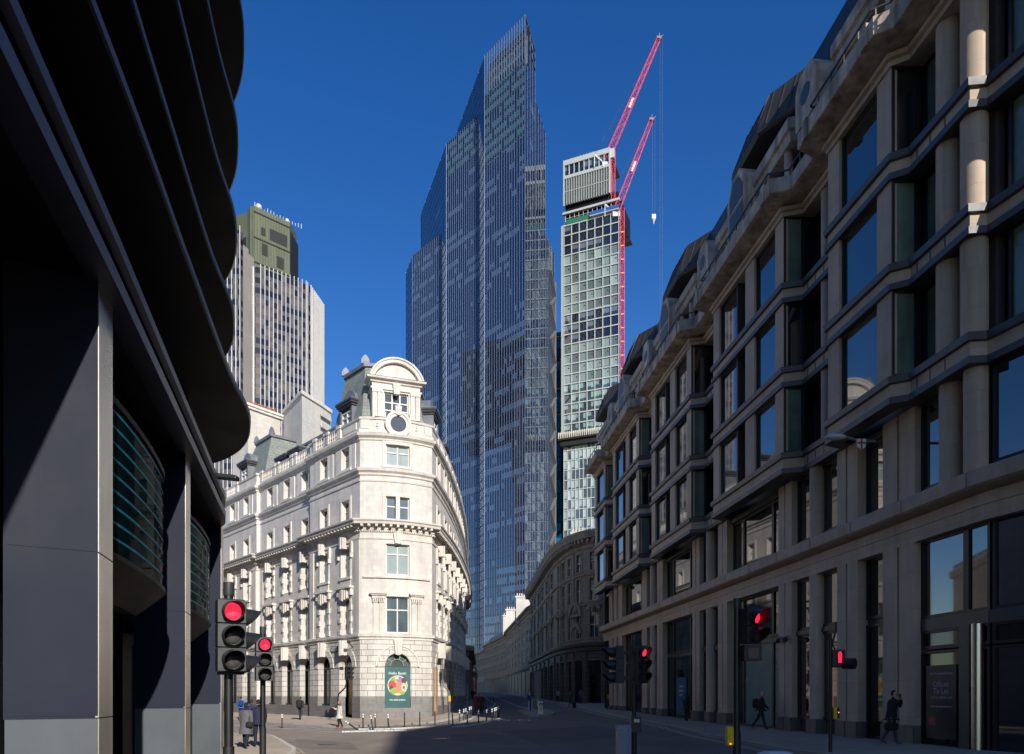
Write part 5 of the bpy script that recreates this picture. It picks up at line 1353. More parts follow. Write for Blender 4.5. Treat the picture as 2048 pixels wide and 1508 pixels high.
def chimney(parent,px0,px1,py0,py1,Y,name='chimney',dep=3,m='render_white',pots=4):
    x0,x1=(px0-CX)/F*Y,(px1-CX)/F*Y; z1=2.04+(1388-py0)/F*Y; z0=2.04+(1388-py1)/F*Y
    mb=MB(); mb.box(x0,x1,Y,Y+dep,z0-4,z1-1.0); mb.box(x0-.2,x1+.2,Y-.2,Y+dep+.2,z1-1.0,z1-.6); o=mb.build(name,m,parent)
    mb=MB()
    for i in range(pots): mb.lathe([(.2,0),(.16,.6),(.2,.7)],(x0+(x1-x0)*(i+.5)/pots,Y+.5,z1-.6),7)
    mb.build('chimney_pot',m,o)
chimney(rb,1143,1168,1055,1075,101,pots=4,m='concrete'); chimney(rb,1083,1096,1128,1165,128,pots=3); chimney(rb,1094,1115,1121,1160,122,pots=5)
# long terrace further on
def terrace(name,label,A,B,zt,rows,step,stone,trimm,parentwins,pitch,roof,ww=1.25,ground='street_dark',zgr=6.2):
    t=thing(name,((A[0]+B[0])/2,(A[1]+B[1])/2,gz(A[0],A[1])),label,'building')
    f=Fr(A,B); ops=[]; n=int(f.L/step)
    for i in range(n):
        sc=(i+.5)*f.L/n
        for z0,z1 in rows: ops.append((sc-ww/2,sc+ww/2,z0,z1)); swin(f,sc,ww,z0,z1,t,rr.choice(('glass_dark','glass_dark','glass_shop')),m2=trimm,rec=.05,pr=.3)
    mb=MB(); wall(mb,f,0,f.L,-.5,zgr,ops,.3,1); wall(mb,f,0,f.L,zgr,zt,ops,.08,0)
    for i in range(n+1): fbox(mb,f,max(0,i*f.L/n-.35),min(f.L,i*f.L/n+.35),.001,.1,0,zgr-.3,0)
    g=Fr(B,(B[0]+14,B[1]+1)); wall(mb,g,0,14,-.5,zt); mb.poly([f.P(0,0,zt-.1),f.P(f.L,0,zt-.1),f.P(f.L,-14,zt-.1),f.P(0,-14,zt-.1)],0)
    mb.build('wall',[stone,ground],t)
    mb=MB(); P=[A,B]; sweep(mb,P,[(0,zgr-.2),(.25,zgr-.1),(.4,zgr+.3),(0,zgr+.5)]); sweep(mb,P,[(0,zt-1.6),(.2,zt-1.5),(.25,zt-1.0),(.8,zt-.8),(.85,zt-.4),(.1,zt),(-.4,zt)])
    mb.build('cornice',trimm,t)
    mb=MB(); sweep(mb,P,[(-.6,zt),(-2.2,zt+pitch),(-10,zt+pitch)]); mb.build('roof',roof,t)
    return t,f
t2,f2=terrace('sandstone_terrace','sandy stone terrace with three rows of plain windows beyond the rounded corner building',(-1.6,209),(3.7,148.2),20.2,((9.0,11.6),(13.2,15.4),(17.0,17.9)),8.6,'street_sand','street_sand',None,2.6,'slate',ww=3.6,zgr=7.2)
chimney(t2,1032,1060,1187,1212,168,dep=4,pots=6)
t3,f3=terrace('long_terrace','long pale terrace with closely spaced windows farther along the street',(-9.9,260),(-1.6,209.2),19.6,((9.0,11.2),(12.6,14.6),(15.6,17)),4.4,'street_sand','street_trim',None,2.4,'slate',1.9,zgr=7.0)
chimney(t3,1006,1016,1226,1243,222,pots=2,dep=4); chimney(t3,1012,1030,1214,1236,205,pots=4,dep=3)
t4,f4_=terrace('dark_end_terrace','dark shaded terrace at the far bend of the street',(-17,300),(-9.9,260.2),18,((8.5,11),(12.5,15)),2.6,'street_stone','street_trim',None,2,'slate')
mb=MB()
for i in range(14): s=2+i*f2.L/15; mb.box(f2.P(s,-3,0)[0]-.3,f2.P(s,-3,0)[0]+.3,f2.P(s,-3,0)[1]-.3,f2.P(s,-3,0)[1]+.3,20,23.2+.3*(i%3))
mb.build('party_parapet','slate',t2)
# low bank front beyond the corner building
lowb=thing('columned_bank_front',(-7.8,130,gz(-8,130)),'low grey stone bank front with half columns past the pale corner building','building')
fb_=Fr((-7.15,113.3),(-9.6,170)); mb=MB(); wall(mb,fb_,0,fb_.L,-.5,9.0); g=Fr((-16,113.3),(-7.15,113.3)); wall(mb,g,0,g.L,-.5,9.0); mb.poly([fb_.P(0,0,9),fb_.P(fb_.L,0,9),(-24,170,9),(-24,113,9)]); g=Fr((-9.6,170),(-24,170)); wall(mb,g,0,14,-.5,9)
for i in range(9):
    x,y,z=fb_.P(2+i*6,.1,0); mb.lathe([(.42,.6),(.36,7.4),(.5,7.8)],(x,y,0),12)
mb.build('wall','street_trim',lowb)
mb=MB(); sweep(mb,[(-16,113.2),(-7.1,113.2),(-9.6,170)],[(0,8.0),(.3,8.1),(.4,8.6),(1.1,8.8),(1.2,9.4),(0,9.7)]); mb.build('cornice','street_trim',lowb)
# closing building at the bend, and a tree
fe=thing('pale_end_building',(-21,330,gz(-21,330)),'small sunlit pale building closing the far end of the street','building')
f=Fr((-34,330),(-12,326)); mb=MB(); ops=[(2+i*3,3.3+i*3,z,z+2) for i in range(6) for z in (6,10,14)]; wall(mb,f,0,f.L,0,17,ops,.3); mb.build('wall','portland',fe)
mb=MB()
for o in ops: mb.quad(f.P(o[0],-.3,o[2]),f.P(o[1],-.3,o[2]),f.P(o[1],-.3,o[3]),f.P(o[0],-.3,o[3]))
mb.build('window_row','glass_dark',fe)
mat('leaf',(.10,.12,.025),.6,n=.4,ns=1.5); mat('bark',(.06,.045,.03),.9,n=.2,ns=3)
tr=thing('street_tree',(-13.6,250,gz(-13.6,250)),'small yellow-green tree at the far end of the street','tree')
mb=MB(); b0=gz(-13.6,250); mb.tube([(-13.6,250,b0),(-13.5,250,b0+2.5),(-13.4,250.2,b0+6)],[.22,.17,.08],8); mb.tube([(-13.5,250,b0+3),(-14.4,250.4,b0+6)],[.1,.05],6); mb.tube([(-13.5,250,b0+2.8),(-12.7,249.6,b0+5.6)],[.1,.05],6); mb.build('trunk','bark',tr)
mb=MB()
for i in range(900):
    c=Vector((rr.gauss(0,1),rr.gauss(0,1),rr.gauss(0,1))); c=c.normalized()*rr.random()**.45; p=Vector((-13.6+c.x*1.9,250+c.y*1.9,b0+6+c.z*3.2))
    if math.sin(p.x*3)+math.sin(p.z*2.2+1)<-1.1: continue
    a=Vector((rr.gauss(0,1),rr.gauss(0,1),rr.gauss(0,1))).normalized()*.2; b=a.orthogonal().normalized()*.16
    mb.quad(p-a-b,p+a-b,p+a+b,p-a+b)
mb.build('crown','leaf',tr)
# ------------------------------------------------------------------ street furniture
def visor(mb,c,r,l0,l1,n=20,m=0,mi=1):
    """hood round a lens at c, looking along -y, longer at the top"""
    a=[];b=[]
    for i in range(n):
        w=2*math.pi*i/n; s=(1+math.sin(w))/2; L=l0+(l1-l0)*s
        a.append((c[0]+r*math.cos(w),c[1],c[2]+r*math.sin(w))); b.append((c[0]+r*1.0*math.cos(w),c[1]-L,c[2]+r*math.sin(w)-.02*s))
    ai=[(c[0]+(p[0]-c[0])*.93,p[1],c[2]+(p[2]-c[2])*.93) for p in a]; bi=[(c[0]+(p[0]-c[0])*.93,p[1],c[2]+(p[2]-c[2])*.93) for p in b]
    k=len(a); fs=[(i,(i+1)%k,k+(i+1)%k,k+i) for i in range(k)]
    mb.add(a+b,[f[::-1] for f in fs],m,True); mb.add(ai+bi,fs,mi,True); mb.add(b+bi,[f[::-1] for f in fs],m)
def rot(mb,yaw,off=(0,0,0)):
    c,s=math.cos(yaw),math.sin(yaw); mb.v=[(x*c-y*s+off[0],x*s+y*c+off[1],z+off[2]) for x,y,z in mb.v]; return mb
def signal_head(parent,z_top,yaw,n=3,lit=0,h=.318,w=.36,off=.17,x=0,red='lamp_red'):
    d=off
    o3=(0,0,0)
    mb=MB(); 
    for i in range(n):
        z1=z_top-i*h; mb.box(x-w/2,x+w/2,-d-.12,-d+.10,z1-h+.006,z1-.006); mb.box(x-w/2+.02,x+w/2-.02,-d-.10,-d+.10,z1-.007,z1+.007)
    mb.box(x-.06,x+.06,-d+.1,0,z_top-.2,z_top-.12); mb.box(x-.06,x+.06,-d+.1,0,z_top-n*h+.1,z_top-n*h+.18)
    hd=rot(mb,yaw).build('signal_head','head_grey',parent,bevel=.012)
    for i in range(n):
        zc=z_top-(i+.5)*h; mb=MB(); mb.lathe([(.128,0),(.135,.012),(.135,.05),(.128,.05)],(x,-d-.12,zc),20,0,ax=(0,-1,0),cap=False); visor(mb,(x,-d-.14,zc),.132,.06,.30)
        rot(mb,yaw).build('visor',['black_plastic','visor_in'],hd)
        mb=MB(); mb.lathe([(.118,0),(.105,.022),(.06,.04),(0,.046)],(x,-d-.118,zc),20,0,ax=(0,-1,0))
        o=rot(mb,yaw).build('lens',red if i==lit else 'lens_off',hd)
        if i==lit: o['label']='lit red lens'
    return hd
def light_pole(parent,z1,r=.057,z0=-.3,sleeve=1.0):
    mb=MB(); mb.tube([(0,0,z0),(0,0,z1)],r,14); mb.build('pole','black_metal',parent)
    mb=MB(); mb.tube([(0,0,z1-.02),(0,0,z1+.0),(0,0,z1+.16)],[r*1.12,r*1.18,r*1.18],14); mb.build('pole_cap','head_grey',parent)
    mb=MB(); mb.tube([(0,0,.12),(0,0,sleeve+.3)],r*1.25,14); mb.build('sleeve','black_plastic',parent)
def at_origin(name,label,cat,group=None): return thing(name,(0,0,0),label,cat,group)
def put(o,x,y,z=0,yaw=0): o.location=(x,y,gz(x,y)+z); o.rotation_euler=(0,0,yaw); return o
Gt='traffic signals at the junction'
t=at_origin('traffic_light','largest traffic light, on the left pavement, showing red over two dark lenses','traffic light',Gt)
light_pole(t,3.36,.060); signal_head(t,3.26,R(30)); signal_head(t,3.22,R(140),lit=9,off=.02,w=.32)
put(t,-3.83,9.8,.08)
t=at_origin('traffic_light','smaller red traffic light in front of the pale corner building, beside the grey-coated woman','traffic light',Gt)
light_pole(t,3.36); signal_head(t,3.27,R(26)); put(t,-5.5,16.0,.08)
t=at_origin('traffic_light','double-headed traffic light behind the pale blue-grey cabinet, red facing the camera','traffic light',Gt)
light_pole(t,3.36); signal_head(t,3.22,R(22),x=.06,off=.2,w=.32); signal_head(t,3.22,R(-78),lit=9,off=.42,w=.32)
mb=MB(); mb.box(-.10,.16,-.18,-.03,1.02,1.42); mb.build('push_button_unit','black_plastic',t); mb=MB(); mb.box(-.03,.11,-.19,-.18,1.28,1.36); mb.build('push_button_display','plate_white',t)
put(t,3.13,18.6)
t=at_origin('traffic_light','tall traffic light with bright red lens and pedestrian countdown box, beside the yellow push button','traffic light',Gt)
light_pole(t,3.55,.058); hd=signal_head(t,3.52,R(22),n=2,x=.2,off=.12,w=.30,red='lamp_red_deep')
mb=MB(); mb.box(.06,.36,-.28,-.02,2.58,2.86); mb.build('countdown_box','black_plastic',t); mb=MB(); mb.box(.12,.30,-.29,-.28,2.62,2.80); mb.build('countdown_display','lens_off',t)
mb=MB(); mb.box(-.20,-.075,-.1,.05,1.06,1.40); mb.build('push_button_unit','yellow_paint',t,bevel=.02)
mb=MB(); mb.lathe([(.018,0),(.01,.02)],(-.14,-.10,1.09),8,ax=(0,-1,0)); mb.build('button_lamp','lamp_amber',t)
put(t,4.06,13.1)
t=at_origin('traffic_light','pedestrian crossing signal with a small red standing figure, near the man on the phone','traffic light',Gt)
mb=MB(); mb.tube([(0,0,-.3),(0,0,3.5)],.055,12); mb.build('pole','black_metal',t)
mb=MB(); mb.tube([(.02,0,3.2),(.16,0,3.75),(.16,0,4.0)],.03,6); mb.tube([(.02,0,3.4),(.18,0,3.1)],.02,6); mb.build('aerial','black_metal',t)
mb=MB(); mb.box(.02,.36,-.22,.0,2.62,3.16); mb.tube([(.34,-.10,2.74),(.58,-.36,2.72)],.17,14,0); mb.build('signal_head','black_plastic',t,bevel=.015)
mb=MB(); mb.tube([(.19,-.235,3.09),(.19,-.235,3.06)],.032,8,0); mb.beam((.19,-.235,2.90),(.19,-.235,3.05),.10,.02,0,(0,1,0)); mb.beam((.165,-.235,2.76),(.17,-.235,2.92),.04,.02,0,(0,1,0)); mb.beam((.215,-.235,2.76),(.21,-.235,2.92),.04,.02,0,(0,1,0)); mb.build('red_figure','lamp_red_deep',t)
mb=MB(); mb.box(.06,.17,-.1,.06,1.04,1.40); mb.build('push_button_unit','yellow_paint',t,bevel=.015); mb=MB(); mb.box(.17,.24,-.1,.06,1.06,1.38); mb.build('push_button_face','black_plastic',t)
mb=MB(); mb.lathe([(.02,0),(.01,.02)],(.21,-.1,1.25),8,ax=(0,-1,0)); mb.build('button_lamp','lamp_amber',t)
put(t,9.75,22.2,.1)
# crooked signals by the corner building
def crooked(px,py,h,side,label,dark=True,top=3.4,pale=False):
    x,y=at(px,py); t=at_origin('traffic_light',label,'traffic light',Gt)
    mb=MB(); mb.tube([(0,0,-.1),(0,0,1.75),(.05*side,0,2.0),(.5*side,0,2.45),(.6*side,0,2.75),(.6*side,0,3.1)],.055,10); mb.build('pole','lead_steel' if pale else 'black_metal',t)
    c=.6*side
    if not pale:
        for (ox,oy,yaw) in ((c,0,R(40)),(c+.1,.2,R(130))):
            mb=MB(); mb.box(-.16,.16,-.26,-.06,3.05,4.0); 
            for i in range(3): visor(mb,(0,-.26,3.21+i*.31),.115,.05,.2)
            rot(mb,yaw,(ox,oy,0)).build('signal_head',['black_plastic','visor_in'],t)
        mb=MB(); mb.box(c-.05,c+.05,-.05,.05,3.0,4.25); mb.box(c-.45,c-.2,-.2,.0,3.75,3.98); mb.build('backing','black_plastic',t)
    else:
        mb=MB(); mb.box(c-.12,c+.12,.0,.22,3.0,3.95); 
        mb.build('signal_head',['black_plastic','visor_in'],t)
        mb=MB(); mb.tube([(c,0,3.0),(c,0,5.2)],.03,8); mb.build('mast','lead_steel',t)
        mb=MB(); mb.box(-.09,.09,-.12,.08,1.15,1.65); mb.build('push_button_unit','yellow_paint',t)
    return put(t,x,y,.1)
crooked(676,1446,0,1,'dark traffic signal on a bent pole in front of the oak door')
crooked(899.5,1432,0,-1,'grey bent pole with yellow button box at the shaded side of the corner building',pale=True)
x,y=at(1214,1423); t=at_origin('traffic_light','thin dark signal pole against the far end of the bay-fronted office','traffic light',Gt)
mb=MB(); mb.tube([(0,0,-.1),(0,0,4.0)],.06,10); mb.build('pole','black_metal',t); mb=MB(); mb.box(-.2,.18,-.2,.0,2.9,3.95); mb.box(.15,.5,-.2,.2,2.5,2.95)
for i in range(3): visor(mb,(0,-.2,3.1+i*.31),.12,.05,.2)
mb.build('signal_head',['black_plastic','visor_in'],t); mb=MB(); mb.box(.03,.14,-.1,.06,1.1,1.5); mb.build('push_button_unit','orange_paint',t); put(t,x,y,.1)

# guard cabinet and white box top at the lower edge
x,y=3.13-.32,18.2; c=thing('guard_post',(x,y,gz(x,y)),'pale blue-grey metal guard post at the foot of the double-headed signal','post')
g=gz(x,y); mb=MB(); P=[(x-.19,y-.13),(x+.02,y-.20),(x+.17,y-.12),(x+.17,y+.15),(x-.19,y+.15)]; mb.prism(P,g-.3,g+1.22,0,None); mb.build('casing','grey_cabinet',c,bevel=.012)
mb=MB(); 
for dx in (-.10,.08): mb.lathe([(.014,0),(.014,.012)],(x+dx,y-.185,g+1.10),8,ax=(0,-1,0))
mb.build('bolt','black_metal',c); mb=MB(); mb.box(x-.205,x-.19,y-.1,y-.06,g-.2,g+1.05); mb.build('edge_strip','yellow_paint',c)
x,y=4.35,11.9; g=gz(x,y); c=thing('service_cabinet',(x,y,g),'rounded white cabinet top just showing at the bottom edge','cabinet')
mb=MB(); mb.box(x-.25,x+.25,y-.2,y+.2,g-.2,g+.98); mb.build('casing','white_paint',c,bevel=.03); mb=MB(); mb.hexa([(x-.28,y-.23,g+.985),(x+.28,y-.23,g+.985),(x+.28,y+.23,g+.985),(x-.28,y+.23,g+.985),(x-.15,y-.12,g+1.04),(x+.15,y-.12,g+1.04),(x+.15,y+.12,g+1.04),(x-.15,y+.12,g+1.04)]); mb.build('lid','white_paint',c,bevel=.02)

# black posts with white bands
BP=[(564,1456,0,0),(726,1456,0,0),(715.5,1460,-.55,0),(746,1460,-.16,0),(750.6,1456,-.02,0),(778,1458,-.08,0),(777,1456.5,-.05,0),(809,1454,0,1),(839.5,1452,0,1),(870,1450,0,1),(897.6,1448,0,1),(906,1452,-.05,1),(919,1445.6,0,0),(927.4,1443,0,0),(931.6,1441,0,0),(934.6,1450,0,0),(938.8,1437,0,0),(942,1435.5,0,0),(957,1448,0,0),(972.8,1445,.02,0),(984,1442.6,0,0),(989,1440,0,0),(992,1438.3,0,0),(995,1436.6,0,0),(997.5,1434.5,0,0),(971.6,1417,0,1),(980.5,1411,0,1),(987,1407,0,1)]
proto=None
BL=['upright post standing alone on the left in the sunlit road','upright post in front of the granite corner of the pale building','knocked-over post lying at a slant beside the white kerb','tilted post left of the poster, leaning back','upright post just right of the tilted one','leaning post under the left edge of the poster','second post touching the leaning one under the poster','plain dark post below the right part of the poster','plain dark post before the granite base right of the poster','plain dark post in front of the boarded timber door','dark post at the start of the shaded row','leaning post on the outer white kerb']
for i,(px,py,tilt,plain) in enumerate(BP):
    x,y=at(px,py)
    if proto is None:
        proto=at_origin('flexible_post','','post')
        mb=MB(); mb.lathe([(.10,0),(.10,.03),(.055,.05),(.045,.12),(.045,.90),(.03,.92)],(0,0,0),10); mb.build('shaft','black_plastic',proto)
        for z in (.86,.72): mb=MB(); mb.tube([(0,0,z-.05),(0,0,z+.05)],.052,10); mb.build('reflective_band','white_paint',proto)
        o=proto; protoB=at_origin('flexible_post','','post'); mb=MB(); mb.lathe([(.10,0),(.10,.03),(.05,.05),(.045,.12),(.045,.90),(.03,.92)],(0,0,0),10); mb.build('shaft','black_plastic',protoB); usedB=False
    elif plain:
        o=protoB if not usedB else copy_tree(protoB); usedB=True
    else: o=copy_tree(proto)
    put(o,x,y); o.rotation_euler=(0,tilt if tilt>-.3 else -.95,0)
    lab=BL[i] if i<len(BL) else ('one of the close row of banded posts on the inner kerb, in shade' if i<18 else ('one of the banded posts curving along the outer white kerb in shade' if i<25 else 'one of the farthest dark posts along the narrow lane'))
    tag(o,lab,'post',('banded posts round the corner' if i<12 else ('inner kerb posts' if i<18 else ('outer kerb posts' if i<25 else 'lane posts'))))
# island furniture
x,y=at(1081,1431); g=gz(x,y)+.12; k=thing('keep_left_bollard',(x,y,g),'white illuminated traffic bollard with blue disc and yellow panel on the island','bollard')
mb=MB(); mb.hexa([(x-.22,y-.12,g),(x+.22,y-.12,g),(x+.22,y+.12,g),(x-.22,y+.12,g),(x-.18,y-.1,g+1.08),(x+.18,y-.1,g+1.08),(x+.18,y+.1,g+1.08),(x-.18,y+.1,g+1.08)]); mb.build('shell','white_paint',k,bevel=.03)
fk=Fr((x-.5,y-.125),(x+.5,y-.125)); mb=MB(); disc(mb,fk,.5,g+.82,.16,.012,20); mb.build('blue_disc','blue_paint',k)
mb=MB(); fprism(mb,fk,[(.42,g+.90),(.40,g+.86),(.52,g+.74),(.44,g+.74),(.44,g+.71),(.58,g+.71),(.58,g+.84),(.55,g+.84),(.55,g+.77)],.012,.02); mb.build('arrow','poster_white',k)
mb=MB(); fbox(mb,fk,.38,.62,.005,.012,g+.28,g+.6); mb.build('yellow_panel','yellow_paint',k)
x,y=at(1060,1424); g=gz(x,y)+.1; k=thing('island_post',(x,y,g),'grey guard post with a dark pole on the far side of the traffic island','post')
mb=MB(); mb.box(x-.18,x-.04,y-.1,y+.1,g,g+1.0); mb.box(x+.12,x+.24,y-.1,y+.1,g,g+1.0); mb.build('casing','grey_cabinet',k); mb=MB(); mb.tube([(x+.04,y+.05,g),(x+.04,y+.05,g+1.3)],.06,8); mb.build('pole','black_metal',k)
x,y=at(1075,1412); g=gz(x,y); k=thing('totem_sign',(x,y,g),'tall slim grey totem sign with a yellow foot by the right-hand pavement','sign')
mb=MB(); mb.box(x-.42,x+.42,y-.08,y+.08,g+.9,g+4.2); mb.build('panel','lead_steel',k); mb=MB(); mb.box(x-.1,x+.1,y-.1,y+.1,g,g+.9); mb.build('foot','yellow_paint',k)
# scaffold tower and sacks by the shaded facade
x,y=at(926,1412); g=gz(x,y)+.12; k=thing('scaffold_tower',(x,y,g),'small aluminium scaffold tower against the shaded stone facade','scaffold')
mb=MB()
for dx in (-.6,.6):
    for dy in (-.9,.9): mb.tube([(x+dx,y+dy,g),(x+dx,y+dy,g+2.6)],.03,6)
for z in (.4,1.0,1.6,2.2,2.6):
    for dy in (-.9,.9): mb.tube([(x-.6,y+dy,g+z),(x+.6,y+dy,g+z)],.025,5)
    for dx in (-.6,.6): mb.tube([(x+dx,y-.9,g+z),(x+dx,y+.9,g+z)],.025,5)
mb.build('frame','white_metal',k)
x,y=at(908,1416); g=gz(x,y)+.12; k=thing('rubble_sack',(x,y,g),'pale grey builders sack slumped at the foot of the shaded facade','sack')
mb=MB(); r2=random.Random(4); n=14; prof=[(.55,0),(.66,.25),(.62,.6),(.5,.85),(.3,.9)]; mb.lathe(prof,(x,y,g),n); mb.v=[(a+r2.uniform(-.05,.05),b+r2.uniform(-.05,.05),c+r2.uniform(-.04,.04)) for a,b,c in mb.v]; mb.build('cloth','lead',k)
# street lamps on brackets
lx,ly,lz=xz(455,955,21.5); k=thing('street_lamp',(lx,ly,lz),'dark flat street lamp on an arm from the navy building','lamp')
mb=MB(); mb.tube([xz(398,948,21.5),xz(425,952,21.5)],.045,8); mb.build('arm','white_metal',k)
mb=MB(); a=Vector(xz(424,951,21.5)); b=Vector(xz(476,957,21.5)); mb.beam(a,b,.30,.13); mb.build('lamp_head','black_plastic',k,bevel=.03)
lx,ly,lz=xz(1680,873,26.5); k=thing('street_lamp',(lx,ly,lz),'pale streamlined street lamp with a red cross shield on the bay-fronted office','lamp')
mb=MB(); a=Vector(xz(1652,874,26.2)); b=Vector(xz(1690,874,26.2)); c=Vector(xz(1712,880,26.2)); mb.tube([b,c,c+Vector((.75,.1,-.02))],.05,8); mb.build('arm','lead_steel',k)
mb=MB(); n=14; mb.add([],[]); mb.ell(((a.x+b.x)/2,a.y,a.z),(.40,.17,.11),16,8); mb.build('lamp_head','white_metal',k)
mb=MB(); fs=Fr((c.x-.05,c.y-.15),(c.x+.27,c.y-.15)); fprism(mb,fs,[(0,c.z-.02),(0,c.z-.3),(.16,c.z-.42),(.32,c.z-.3),(.32,c.z-.02)],0,.04); mb.build('shield','plate_white',k); mb=MB(); fbox(mb,fs,.13,.19,.041,.05,c.z-.40,c.z-.03); fbox(mb,fs,.01,.13,.041,.05,c.z-.2,c.z-.14); fbox(mb,fs,.19,.31,.041,.05,c.z-.2,c.z-.14); mb.build('cross','sign_crimson',k)
# bus far along the street
bx,by=-12.6,225; g=gz(bx,by); k=thing('red_bus',(bx,by,g),'red double-decker bus far along the street, half hidden by the grey bank front','bus')
mb=MB(); mb.box(bx-1.25,bx+1.25,by,by+10,g+.35,g+4.35); mb.build('body','crane_red',k,bevel=.12)
for z0,z1 in ((1.35,2.3),(2.95,3.9)): mb=MB(); mb.box(bx-1.1,bx+1.1,by-.03,by-.001,g+z0,g+z1); mb.build('windscreen','glass_mid',k)
mb=MB(); mb.box(bx-.8,bx+.8,by-.04,by-.001,g+2.4,g+2.8); mb.build('destination_blind','frame_black',k)
for dx in (-.95,.95):
    mb=MB(); mb.box(bx+dx-.14,bx+dx+.14,by-.05,by-.001,g+.7,g+.95); mb.build('headlight','plate_white',k)
    mb=MB(); mb.lathe([(.48,-.13),(.48,.13)],(bx+dx*1.1,by+2,g+.48),14,ax=(1,0,0)); mb.build('wheel','black_plastic',k)

# access covers and gullies in the carriageway
for px,py,r,lab in ((880,1478,.42,'round iron access cover in the shaded middle of the junction'),(655,1489,.38,'round iron access cover in the sunlit left part of the road')):
    x,y=at(px,py); t=thing('access_cover',(x,y,gz(x,y)),lab,'manhole cover'); mb=MB(); n=24
    mb.add([(x+r*math.cos(2*math.pi*i/n),y+r*math.sin(2*math.pi*i/n),gz(x,y)+.012) for i in range(n)],[tuple(range(n))]); mb.build('frame','black_metal',t)
    mb=MB(); mb.add([(x+r*.86*math.cos(2*math.pi*i/n),y+r*.86*math.sin(2*math.pi*i/n),gz(x,y)+.02) for i in range(n)],[tuple(range(n))]); mb.build('lid','lead_steel',t)
# unseen stone blocks across the side lane, added so windows reflect buildings
bw=thing('added_lane_block',(-48,80,0),'unseen pale stone blocks added across the side lane so windows reflect buildings','building')
mb=MB(); mb.prism([(-70,32),(-34,34),(-34,60),(-52,96),(-90,96)],-1,21,0); mb.prism([tuple(LP(31.3)),(-22,90),(-54.8,126),tuple(LP(80))],-1,22.5,0); mb.prism([(-150,0),(-128,0),(-128,150),(-150,150)],-1,38,0); mb.build('wall','portland',bw); mb=MB(); sweep(mb,[(-90,31),(-34,34),(-34,60),(-52,96)][::1],[(0,19),(.5,19.2),(.6,20),(0,20.5)]); mb.build('cornice','portland_trim',bw)
